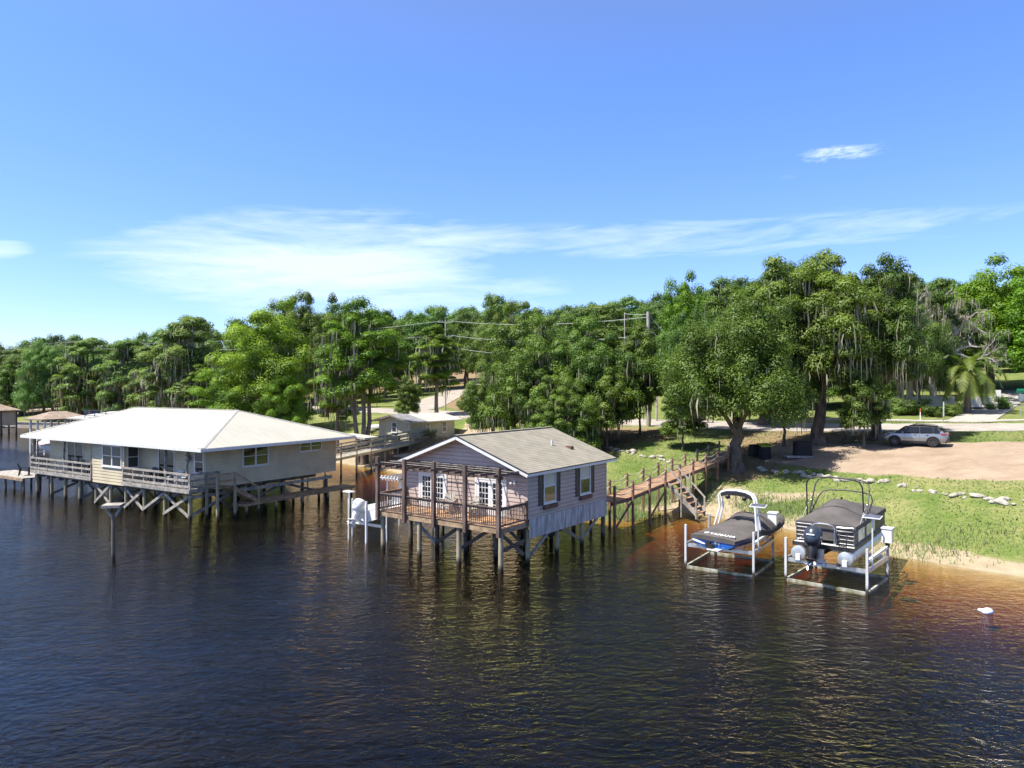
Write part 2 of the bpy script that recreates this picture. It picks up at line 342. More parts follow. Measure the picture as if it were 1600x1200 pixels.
def water():
    m, nt, N, L, p = _nodes('tannin_lake_water')
    co = N.new('ShaderNodeTexCoord').outputs['Object']
    n1 = noise(nt, 1, 3, co, stretch=(1.1, 1.9, 1), rough=.62, dist=.5)
    n2 = noise(nt, 1, 3, co, stretch=(3.2, 5.0, 1), rough=.6, dist=.5)
    n3 = noise(nt, .07, 3, co)
    hgt = math_(nt, 'ADD', math_(nt, 'MULTIPLY', n1, 1.0), math_(nt, 'MULTIPLY', n2, .6))
    hgt = math_(nt, 'MULTIPLY', hgt, ramp_out(nt, ramp(nt, n3, .35, .65), .5, 1.35))
    b = N.new('ShaderNodeBump'); b.inputs['Strength'].default_value = 1; b.inputs['Distance'].default_value = .10; L.new(hgt, b.inputs['Height'])
    fr = N.new('ShaderNodeFresnel'); fr.inputs['IOR'].default_value = 1.33; L.new(b.outputs[0], fr.inputs['Normal'])
    gl = N.new('ShaderNodeBsdfGlossy'); gl.inputs['Roughness'].default_value = .012; gl.inputs['Color'].default_value = (.93, .86, .77, 1); L.new(b.outputs[0], gl.inputs['Normal'])
    tr = N.new('ShaderNodeBsdfTransparent')
    mx = N.new('ShaderNodeMixShader'); L.new(fr.outputs[0], mx.inputs[0]); L.new(tr.outputs[0], mx.inputs[1]); L.new(gl.outputs[0], mx.inputs[2])
    df = N.new('ShaderNodeBsdfDiffuse'); df.inputs['Color'].default_value = (.40, .27, .17, 1)
    m2 = N.new('ShaderNodeMixShader'); L.new(math_(nt, 'MULTIPLY', ramp(nt, noise(nt, .5, 5, co, stretch=(.6, 2, 1), rough=.65), .4, .75), .012), m2.inputs[0]); L.new(mx.outputs[0], m2.inputs[1]); L.new(df.outputs[0], m2.inputs[2])
    L.new(m2.outputs[0], N['Material Output'].inputs['Surface'])
    va = N.new('ShaderNodeVolumeAbsorption'); va.inputs['Color'].default_value = (.78, .585, .0, 1); va.inputs['Density'].default_value = 3.3
    L.new(va.outputs[0], N['Material Output'].inputs['Volume']); N.remove(p)
    x0, x1, y0, y1 = -900, 340, -300, 420
    o = MB().box(x0, x1, y0, y1, -8, 0).build('lake_water', m); tag(o, kind='structure')
water()
def strip(name, m, pts, w, off=.06, kind='structure', step=1.0):
    """a ribbon of ground along pts (x, y), w wide, with a real edge"""
    P = [Vector((p[0], p[1], 0)) for p in pts]; dense = []
    for a, b in zip(P[:-1], P[1:]):
        n = max(1, int((b - a).length / step)); dense += [a.lerp(b, i / n) for i in range(n)]
    dense.append(P[-1])
    sm = [dense[0]] + [(dense[i - 1] + dense[i] * 2 + dense[i + 1]) / 4 for i in range(1, len(dense) - 1)] + [dense[-1]]
    K = 7; rings = []
    for i, c in enumerate(sm):
        d = (sm[min(i + 1, len(sm) - 1)] - sm[max(i - 1, 0)]).normalized(); nrm = Vector((-d.y, d.x, 0))
        ww = w(i / (len(sm) - 1)) if callable(w) else w
        row = [c + nrm * ww * (k / (K - 1) - .5) for k in range(K)]
        row = [Vector((q.x, q.y, h1(q.x, q.y) + off)) for q in row]
        rings.append([row[0] - Vector((0, 0, .25))] + row + [row[-1] - Vector((0, 0, .25))])
    mb = MB(); mb.loft(rings, closed=False, caps=False)
    o = mb.build(name, m, smooth=60)
    if kind: tag(o, kind=kind)
    return o
# ------------------------------------------------------------------ camera, sun, sky
cam = bpy.data.cameras.new('camera'); co = bpy.data.objects.new('camera', cam); COL.objects.link(co); S.camera = co
co.location = (0, 0, EYE); co.rotation_euler = (R(90), 0, 0); cam.sensor_width = 36; cam.lens = 36 * F / 1600; cam.clip_end = 6000; cam.clip_start = .2
TOSUN = Vector((-.45, -.15, .88)).normalized()
sun = bpy.data.lights.new('sun', 'SUN'); sun.energy = 4.5; sun.angle = R(.53); sun.color = (1, .95, .86)
so = bpy.data.objects.new('sun', sun); COL.objects.link(so); so.rotation_euler = TOSUN.to_track_quat('Z', 'Y').to_euler(); so.location = (0, 0, 60)
def world():
    w = bpy.data.worlds.new('World'); S.world = w; w.use_nodes = True; nt = w.node_tree; N, L = nt.nodes, nt.links
    bg = N['Background']; sk = N.new('ShaderNodeTexSky'); sk.sky_type = 'NISHITA'; sk.sun_disc = False
    sk.sun_elevation = math.asin(TOSUN.z); sk.sun_rotation = math.atan2(TOSUN.x, TOSUN.y); sk.air_density = 1.0; sk.dust_density = .35; sk.ozone_density = 2.2; sk.altitude = 0
    hs = N.new('ShaderNodeHueSaturation'); hs.inputs['Saturation'].default_value = 1.16; hs.inputs['Hue'].default_value = .512; L.new(sk.outputs[0], hs.inputs['Color'])
    d = N.new('ShaderNodeTexCoord').outputs['Generated']
    sp = N.new('ShaderNodeSeparateXYZ'); L.new(d, sp.inputs[0])
    az = math_(nt, 'ARCTAN2', sp.outputs[0], sp.outputs[1]); el = math_(nt, 'ARCSINE', sp.outputs[2])
    def vec(sa, se, sk_=0.0):
        c = N.new('ShaderNodeCombineXYZ'); L.new(math_(nt, 'MULTIPLY', az, sa), c.inputs[0])
        L.new(math_(nt, 'MULTIPLY', math_(nt, 'ADD', el, math_(nt, 'MULTIPLY', az, sk_)), se), c.inputs[1]); return c.outputs[0]
    def blob(ca, ce, ra, re, tilt=0.0, soft=1.0):
        x = math_(nt, 'DIVIDE', math_(nt, 'SUBTRACT', az, ca), ra)
        y = math_(nt, 'DIVIDE', math_(nt, 'SUBTRACT', math_(nt, 'SUBTRACT', el, ce), math_(nt, 'MULTIPLY', math_(nt, 'SUBTRACT', az, ca), tilt)), re)
        r2 = math_(nt, 'ADD', math_(nt, 'MULTIPLY', x, x), math_(nt, 'MULTIPLY', y, y))
        return math_(nt, 'MAXIMUM', math_(nt, 'SUBTRACT', 1, math_(nt, 'POWER', r2, soft)), 0)
    n1 = noise(nt, 1, 7, vec(5, 34, -.04), rough=.62, dist=.7); n2 = noise(nt, 1, 6, vec(16, 90, -.04), rough=.6, dist=.5)
    tex = math_(nt, 'ADD', math_(nt, 'MULTIPLY', n1, .75), math_(nt, 'MULTIPLY', n2, .25))
    A = math_(nt, 'ADD', blob(-.27, .175, .31, .068, .07), math_(nt, 'MULTIPLY', blob(-.20, .13, .34, .06, .0), .7))
    B = math_(nt, 'MULTIPLY', blob(.27, .197, .42, .032, -.01), .62)
    Z = math_(nt, 'MULTIPLY', blob(-.635, .15, .05, .014, .15), .8)
    msk = math_(nt, 'ADD', math_(nt, 'ADD', A, B), Z)
    c1 = ramp(nt, math_(nt, 'ADD', tex, math_(nt, 'MULTIPLY', msk, .33)), .56, .98)
    c1 = math_(nt, 'MULTIPLY', c1, ramp(nt, msk, .0, .35))
    n3 = noise(nt, 1, 6, vec(36, 120, -.05), rough=.65, dist=.4)
    P = blob(.434, .287, .062, .013, .0)
    c2 = math_(nt, 'MULTIPLY', ramp(nt, math_(nt, 'ADD', n3, math_(nt, 'MULTIPLY', P, .22)), .56, .95), ramp(nt, P, 0, .8))
    P2 = math_(nt, 'MULTIPLY', blob(.37, .265, .012, .003), .05)
    cl = math_(nt, 'MINIMUM', math_(nt, 'ADD', math_(nt, 'ADD', math_(nt, 'MULTIPLY', c1, .8), c2), P2), 1)
    low = math_(nt, 'SUBTRACT', 1, ramp(nt, el, -.02, .5))
    tint = mixc(nt, (.66, .77, .89), (.46, .52, .765), low)
    base = mixc(nt, hs.outputs[0], tint, 1.0, 'MULTIPLY')
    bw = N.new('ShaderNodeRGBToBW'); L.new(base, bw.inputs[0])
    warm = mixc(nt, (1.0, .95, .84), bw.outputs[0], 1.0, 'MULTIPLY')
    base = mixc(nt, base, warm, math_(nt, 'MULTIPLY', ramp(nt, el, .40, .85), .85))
    col = mixc(nt, base, (3.3, 3.8, 4.8), cl)
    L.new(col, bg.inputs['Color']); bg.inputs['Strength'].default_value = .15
world()
S.view_settings.view_transform = 'Standard'; S.view_settings.look = 'None'; S.view_settings.exposure = 1.1; S.view_settings.gamma = 1
S.cycles.max_bounces = 8; S.cycles.transparent_max_bounces = 12; S.cycles.caustics_reflective = False; S.cycles.caustics_refractive = False
S.cycles.use_denoising = True
# ------------------------------------------------------------------ house helpers
class Fr:
    """a wall frame: origin, axis along the wall, outward normal (local to its house)"""
    def __init__(s, o, ax, n): s.o, s.ax, s.n = Vector(o), Vector(ax).normalized(), Vector(n).normalized()
    def p(s, a, z, d=0): return s.o + s.ax * a + s.n * d + Vector((0, 0, z))
    def box(s, m, a0, a1, z0, z1, d0, d1):
        return m.add([s.p(a, z, d) for z in (z0, z1) for d in (d0, d1) for a in (a0, a1)],
                     [(0, 2, 3, 1), (4, 5, 7, 6), (0, 1, 5, 4), (2, 6, 7, 3), (0, 4, 6, 2), (1, 3, 7, 5)])
def siding(m, fr, a0, a1, z0, z1, pitch=.19, clip=None):
    z = z0; pitch = pitch * 1.12
    while z < z1 - .02:
        zt = min(z + pitch, z1)
        l0, r0 = clip(z) if clip else (a0, a1); l1, r1 = clip(zt) if clip else (a0, a1)
        if r0 - l0 > .05 and r1 - l1 > .0:
            zm = z + (zt - z) * .78; lm_, rm_ = clip(zm) if clip else (a0, a1)
            m.add([fr.p(l0, z, .048), fr.p(r0, z, .048), fr.p(rm_, zm, .04), fr.p(lm_, zm, .04), fr.p(rm_, zm + .004, .0), fr.p(lm_, zm + .004, .0), fr.p(r1, zt, .0), fr.p(l1, zt, .0), fr.p(l0, z, 0), fr.p(r0, z, 0)], [(0, 1, 2, 3), (3, 2, 4, 5), (5, 4, 6, 7), (8, 9, 1, 0)])
        z += pitch
def window(par, fr, a0, a1, z0, z1, cols=1, name='window', rails=True, trim=.09, pane='glass', sill=True):
    m = MB(); fr.box(m, a0 - trim, a0, z0 - trim, z1 + trim, .0, .1); fr.box(m, a1, a1 + trim, z0 - trim, z1 + trim, .0, .1)
    fr.box(m, a0, a1, z1, z1 + trim, .0, .098); fr.box(m, a0, a1, z0 - trim, z0, .0, .098)
    for i in range(1, cols):
        c = a0 + (a1 - a0) * i / cols; fr.box(m, c - .05, c + .05, z0, z1, .0, .095)
    w = m.build(name, M['white'], par)
    m = MB(); wd = (a1 - a0) / cols
    for i in range(cols):
        s0 = a0 + wd * i + (.05 if i else 0); s1 = a0 + wd * (i + 1) - (.05 if i < cols - 1 else 0)
        if rails: fr.box(m, s0, s1, (z0 + z1) / 2 - .025, (z0 + z1) / 2 + .025, .03, .085)
        for q in (s0, s1 - .03): fr.box(m, q, q + .03, z0, z1, .03, .08)
    if rails: m.build('sash', M['white'], w)
    m = MB(); fr.box(m, a0, a1, z0, z1, .0, .06); m.build('pane', M[pane], w)
    if sill:
        m = MB(); fr.box(m, a0 - trim - .04, a1 + trim + .04, z0 - trim - .05, z0 - trim, .0, .13); m.build('sill', M['white'], w)
    return w
def pile(par, x, y, ztop, r=.13, m='piling', zbot=-2.6):
    dx, dy = random.uniform(-.05, .05), random.uniform(-.05, .05)
    return MB().tube([(x + dx, y + dy, zbot), (x + dx * .3, y + dy * .3, .4), (x, y, ztop)], [r * 1.06, r, r * .93], 10).build('piling', M[m], par, smooth=True)
def brace(par, p, q, m='wood_grey', w=.05, h=.19):
    return MB().beam(p, q, w, h).build('brace', M[m], par)
def boards_x(m, x0, x1, y0, y1, z, t=.04, w=.14, gap=.012):
    """planks that run along x"""
    y = y0
    while y < y1 - .02:
        e = min(y + w, y1); m.box(x0, x1, y + gap, e, z - t - random.uniform(0, .003), z + random.uniform(0, .004)); y += w
    return m
def railing(par, p, q, ztop, zlow, step=.125, m='wood_dark', bal=.035, name='railing', cap=.09):
    p, q = Vector(p), Vector(q); d = q - p; L_ = d.length; d.normalize(); b = MB()
    b.beam(p + Vector((0, 0, ztop)), q + Vector((0, 0, ztop)), .13, .045); b.beam(p + Vector((0, 0, ztop - .07)), q + Vector((0, 0, ztop - .07)), .05, .09)
    b.beam(p + Vector((0, 0, zlow)), q + Vector((0, 0, zlow)), .05, .08)
    n = int(L_ / step)
    for i in range(1, n): 
        c = p + d * (L_ * i / n); b.beam(c + Vector((0, 0, zlow)), c + Vector((0, 0, ztop - .05)), bal, bal)
    return b.build(name, M[m], par)
# ------------------------------------------------------------------ the mauve house over the water
TH = .630
H1 = (.768, 35.70, 0)
def local(o, th, x, y, z=0):
    c, s = math.cos(th), math.sin(th); return Vector((o[0] + c * x + s * y, o[1] - s * x + c * y, o[2] + z))
def mauve_house():
    t = thing('stilt_house', 'mauve sided house with a brown pergola deck standing on pilings over the lake', 'house', H1, -TH)
    W, D, Lh, ze, zk, zf, zd = 8.32, 2.15, 8.13, 4.62, 6.12, 2.17, 2.10
    FRt = Fr((-W, 0, 0), (1, 0, 0), (0, -1, 0)); FRs = Fr((0, 0, 0), (0, 1, 0), (1, 0, 0)); FRb = Fr((0, Lh, 0), (-1, 0, 0), (0, 1, 0)); FRl = Fr((-W, Lh, 0), (0, -1, 0), (-1, 0, 0))
    m = MB()
    prof = [(-W + .03, .03, zf), (-.03, .03, zf), (-.03, .03, ze), (-W / 2, .03, zk - .06), (-W + .03, .03, ze)]
    m.prism(prof, (0, Lh - .06, 0))
    sl = (zk - ze) / (W / 2)
    clip = lambda z: (0, W) if z <= ze else ((z - ze) / sl, W - (z - ze) / sl)
    siding(m, FRt, 0, W, zf, zk, clip=clip); siding(m, FRb, 0, W, zf, zk, clip=clip)
    siding(m, FRs, 0, Lh, zf, ze + .02); siding(m, FRl, 0, Lh, zf, ze + .02)
    for a, b in ((0, 0), (-W, 0), (0, Lh), (-W, Lh)): m.box(a - .05, a + .05, b - .05, b + .05, zf, ze)
    m.build('wall', M['siding_mauve'], t)
    # roof
    ox, oy, of = .48, .47, .64; zl = ze - sl * ox
    def slab(z, th_, x_in=0, y_in=0):
        b = MB()
        b.prism([(ox - x_in, -of + y_in, zl + z + sl * x_in), (-W / 2, -of + y_in, zk + z), (-W - ox + x_in, -of + y_in, zl + z + sl * x_in), (-W - ox + x_in, -of + y_in, zl + z + th_ + sl * x_in), (-W / 2, -of + y_in, zk + z + th_), (ox - x_in, -of + y_in, zl + z + th_ + sl * x_in)], (0, Lh + oy + of - 2 * y_in, 0)); return b
    rf = slab(.10, .05)
    # shingle courses as shallow steps on both slopes
    for side in (1, -1):
        n = 26
        for k in range(n):
            f0, f1 = k / n, (k + 1) / n
            xa = (W / 2 + ox) * (1 - f0); xb = (W / 2 + ox) * (1 - f1)
            za, zb = zl + (zk - zl) * f0 + .15, zl + (zk - zl) * f1 + .15
            rf.add([(-W / 2 + side * xa, -of - .01, za + .012), (-W / 2 + side * xa, Lh + oy + .01, za + .012), (-W / 2 + side * xb, Lh + oy + .01, zb + .004), (-W / 2 + side * xb, -of - .01, zb + .004), (-W / 2 + side * xa, -of - .01, za), (-W / 2 + side * xa, Lh + oy + .01, za)], [(0, 1, 2, 3), (4, 5, 1, 0)])
    rf.beam((-W / 2, -of, zk + .17), (-W / 2, Lh + oy, zk + .17), .26, .03)
    roof = rf.build('roof', M['shingle'], t)
    slab(0, .095, .03, .03).build('soffit', M['white'], roof)
    m = MB()
    for y in (-of - .02, Lh + oy + .02):
        for sg in (1, -1):
            m.beam((-W / 2 + sg * (W / 2 + ox), y, zl + .03), (-W / 2, y, zk + .03), .03, .17)
    for sg in (1, -1): m.beam((-W / 2 + sg * (W / 2 + ox + .01), -of, zl + .05), (-W / 2 + sg * (W / 2 + ox + .01), Lh + oy, zl + .05), .03, .15)
    m.build('fascia', M['white'], roof)
    m = MB()
    for sg in (1, -1):
        m.beam((-W / 2 + sg * (W / 2 + ox + .02), -of - .03, zl + .145), (-W / 2, -of - .03, zk + .145), .03, .06)
        m.beam((-W / 2 + sg * (W / 2 + ox + .03), -of - .03, zl + .145), (-W / 2 + sg * (W / 2 + ox + .03), Lh + oy + .03, zl + .145), .03, .05)
    m.build('drip_edge', M['black'], roof)
    zz = lambda x: zl + (zk - zl) * (W / 2 + ox - abs(x + W / 2)) / (W / 2 + ox) + .15
    MB().tube([(-1.9, 5.2, zz(-1.9) - .1), (-1.9, 5.2, zz(-1.9) + .32)], .06, 10).build('vent_pipe', M['white'], roof, smooth=True)
    MB().box(-1.55, -1.15, 6.1, 6.4, zz(-1.35) - .1, zz(-1.35) + .12).build('roof_vent', M['brown_box'], roof)
    # side windows, shutters, flower boxes
    for c in (1.96, 5.63):
        w = window(t, FRs, c - .52, c + .52, 2.86, 4.5, pane='curtain', trim=.07)
        m = MB(); FRs.box(m, c - .49, c + .49, 2.88, 3.62, .0605, .065); m.build('screen', M['glass'], w)
        for sg in (-1, 1):
            m = MB(); a0, a1 = sorted((c + sg * .62, c + sg * 1.02)); FRs.box(m, a0, a1, 2.74, 4.55, .03, .07)
            z = 2.84
            for q in (a0, a1 - .05): FRs.box(m, q, q + .05, 2.74, 4.55, .0695, .09)
            while z < 4.45: m.beam(FRs.p(a0 + .04, z, .075), FRs.p(a1 - .04, z, .075), .012, .05); z += .075
            m.build('shutter', M['shutter'], t)
        m = MB(); FRs.box(m, c - .62, c + .62, 2.5, 2.72, .03, .2); m.build('flower_box', M['brown_box'], t)
    # french doors
    for a0 in (W - 7.385, W - 3.32):
        m = MB(); a1 = a0 + 2.08; z0, z1 = zd + .02, 4.12
        FRt.box(m, a0, a0 + .12, z0, z1, .0, .09); FRt.box(m, a1 - .12, a1, z0, z1, 0, .09); FRt.box(m, a0 + .12, a1 - .12, z1 - .12, z1, 0, .088)
        fd = m.build('french_door', M['white'], t)
        for k in range(2):
            b0 = a0 + .12 + k * .92; b1 = b0 + .92; m = MB(); g0, g1, y0, y1 = b0 + .16, b1 - .16, z0 + .32, z1 - .26
            FRt.box(m, b0 + .004, g0, z0, z1 - .12, 0, .075); FRt.box(m, g1, b1 - .004, z0, z1 - .12, 0, .075); FRt.box(m, g0, g1, y1, z1 - .12, 0, .073); FRt.box(m, g0, g1, z0, y0, 0, .073)
            for i in (1, 2): c = g0 + (g1 - g0) * i / 3; FRt.box(m, c - .016, c + .016, y0, y1, .03, .076)
            for i in range(1, 5): c = y0 + (y1 - y0) * i / 5; FRt.box(m, g0, g1, c - .016, c + .016, .03, .074)
            m.build('door_leaf', M['white'], fd)
            m = MB(); FRt.box(m, g0, g1, y0, y1, .0, .06); m.build('pane', M['glass'], fd)
        m = MB(); c = a0 + 1.04; m.tube([FRt.p(c + .1, 3.05, .05), FRt.p(c + .1, 3.05, .11), FRt.p(c + .2, 3.05, .11)], .014, 6); m.build('handle', M['chrome'], fd)
    lm = MB(); lm.box(-.78, -.66, -.16, -.03, 4.02, 4.12); lm.tube([(-.82, -.2, 4.0), (-.86, -.3, 3.93)], [.05, .08], 8); lm.tube([(-.64, -.2, 4.0), (-.6, -.3, 3.93)], [.05, .08], 8)
    lm.build('flood_lamp', M['white'], t, smooth=True)
    # corrugated skirting on the right side
    m = MB(); n = int(Lh / .048)
    a = [[(.115 + .028 * math.sin(k * math.pi / 2.5) + .012 * math.sin(k * .37), Lh * k / n, z) for k in range(n + 1)] for z in (1.22, 2.2)]
    m.loft(a, closed=False, caps=False); m.build('skirting', M['corrugated'], t)
    # deck
    m = MB(); boards_x(m, -W - .05, .03, -D - .05, -.05, zd, w=.145); m.build('deck', M['wood_deck'], t)
    m = MB(); m.box(-W - .05, .03, -D - .09, -D - .05, zd - .27, zd - .03); m.box(.03, .07, -D - .09, 0, zd - .27, zd - .03); m.box(-W - .09, -W - .05, -D - .09, 0, zd - .27, zd - .03)
    for y in (-D + .15, -1.2, -.2): m.box(-W, 0, y, y + .05, zd - .24, zd - .05)
    m.build('deck_joist', M['wood_tan'], t)
    m = MB()
    for x in (0, -2.08, -4.16, -6.24, -8.2): m.box(x - .06, x + .04, .1, Lh - .1, zf - .3, zf - .001)
    for y in (.1, 2.8, 5.4, 7.9): m.box(-W + .1, -.1, y, y + .1, zf - .55, zf - .301)
    m.build('floor_beam', M['piling_dark'], t)
    px = [-W + .02, -6.28, -4.2, -2.12, -.04]
    for x in px: MB().box(x - .09, x + .09, -D - .27, -D - .091, zd - .42, 5.03 + random.uniform(-.04, .05)).build('pergola_post', M['wood_dark'], t)
    MB().box(-.04, .1, -.2, -.06, zd - .2, zd + 1.06).build('corner_post', M['wood_dark'], t); MB().box(-W - .1, -W + .04, -.2, -.06, zd - .2, zd + 1.06).build('corner_post', M['wood_dark'], t)
    for a, b in zip(px[:-1], px[1:]): railing(t, (a + .09, -D - .12, 0), (b - .09, -D - .12, 0), zd + .97, zd + .12)
    railing(t, (.02, -D - .09, 0), (.02, -.2, 0), zd + .97, zd + .12); railing(t, (-W - .02, -D - .09, 0), (-W - .02, -.2, 0), zd + .97, zd + .12)
    for z, dy in ((4.51, .09),): MB().beam((-W - .35, -D - .2 + dy * 1.3, z), (.3, -D - .2 + dy * 1.3, z), .045, .14).build('pergola_beam', M['wood_dark'], t)
    MB().beam((-W, -.07, 4.46), (0, -.07, 4.46), .045, .18).build('pergola_beam', M['wood_dark'], t)
    for k in range(11):
        x = -W + .15 + k * (W - .2) / 10; MB().beam((x, -D - .55, 4.63), (x, -.05, 4.63), .045, .13).build('pergola_rafter', M['wood_dark'], t)
    for k in range(3):
        y = -D + .25 + k * .7; MB().beam((-W - .2, y, 4.71), (.15, y, 4.71), .03, .025).build('pergola_batten', M['wood_grey'], t)
    # pilings and braces
    for x in (-W + .15, -5.45, -2.75, -.12): pile(t, x, -D + .1, zd - .27, .125)
    for iy, y in enumerate((.15, 2.85, 5.45, 7.95)):
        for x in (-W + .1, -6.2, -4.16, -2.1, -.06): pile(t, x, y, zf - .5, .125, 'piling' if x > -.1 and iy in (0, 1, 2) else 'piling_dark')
    for (p, q) in (((-.2, .15, 1.55), (-2.1, 2.85, .1)), ((-.15, .2, .15), (-.15, 2.8, 1.5)), ((-.1, 2.9, 1.5), (-.1, 5.4, .2)), ((-.1, 5.5, .2), (-.1, 7.9, 1.5)), ((-4.2, .1, 1.5), (-6.2, .1, .2)), ((-2.1, .05, .15), (-.2, .05, 1.1)), ((-4.3, -.0, .2), (-2.2, -.0, 1.5)),
                   ((-8.2, .1, 1.5), (-6.3, .1, .2)), ((-4.2, 2.8, 1.5), (-2.2, 2.8, .1)), ((-6.2, 2.8, .1), (-8.2, 2.8, 1.4)), ((-2.1, 5.4, .2), (-.2, 5.4, 1.5)), ((-4.2, 5.4, 1.5), (-2.2, 5.4, .2)), ((-.2, 0, .4), (-2.1, .0, 1.5))):
        brace(t, p, q, random.choice(('wood_grey', 'piling_dark', 'piling')))
    return t
mauve_house()
def deck_chair(name, label, loc, rz, m='wood_dark', seat_h=.42, swing=False, group=None):
    t = thing(name, label, 'chair', loc, rz, group)
    s = MB()
    for k in range(6): s.beam((-.28, -.26 + k * .1, seat_h), (.28, -.26 + k * .1, seat_h - .0), .085, .025)
    s.build('seat', M[m], t)
    b = MB()
    for k in range(6): x = -.25 + k * .1; b.beam((x, .26, seat_h), (x, .50, seat_h + .62 - abs(x) * .25), .08, .022, up=(0, 1, 0))
    b.beam((-.28, .42, seat_h + .38), (.28, .42, seat_h + .38), .025, .07); b.build('backrest', M[m], t)
    for sx in (-1, 1):
        MB().beam((sx * .33, -.34, seat_h + .22), (sx * .33, .42, seat_h + .24), .12, .025).build('armrest', M[m], t)
        MB().beam((sx * .31, -.28, 0), (sx * .31, -.28, seat_h + .21), .05, .07).build('leg', M[m], t)
        MB().beam((sx * .31, .42, 0), (sx * .31, .30, seat_h + .23), .05, .07).build('leg', M[m], t)
    return t
deck_chair('deck_chair', 'brown slatted chair by the left pair of french doors on the pergola deck', local(H1, TH, -4.75, -.72, 2.105), -TH + .3, 'wood_grey')
deck_chair('deck_chair', 'brown slatted chair before the right pair of french doors on the pergola deck', local(H1, TH, -3.1, -.72, 2.105), -TH - .2, 'wood_grey')
def deck_swing():
    t = thing('hanging_chain', 'dark chains hanging from the pergola between the two french doors', 'chain', local(H1, TH, -4.35, -.5, 0), -TH)
    for x in (-.25, .2): 
        MB().tube([(x, 0, 4.55), (x + .02, 0, 3.6), (x, .02, 2.9 if x < 0 else 3.5)], .014, 6).build('chain', M['black'], t)
deck_swing()
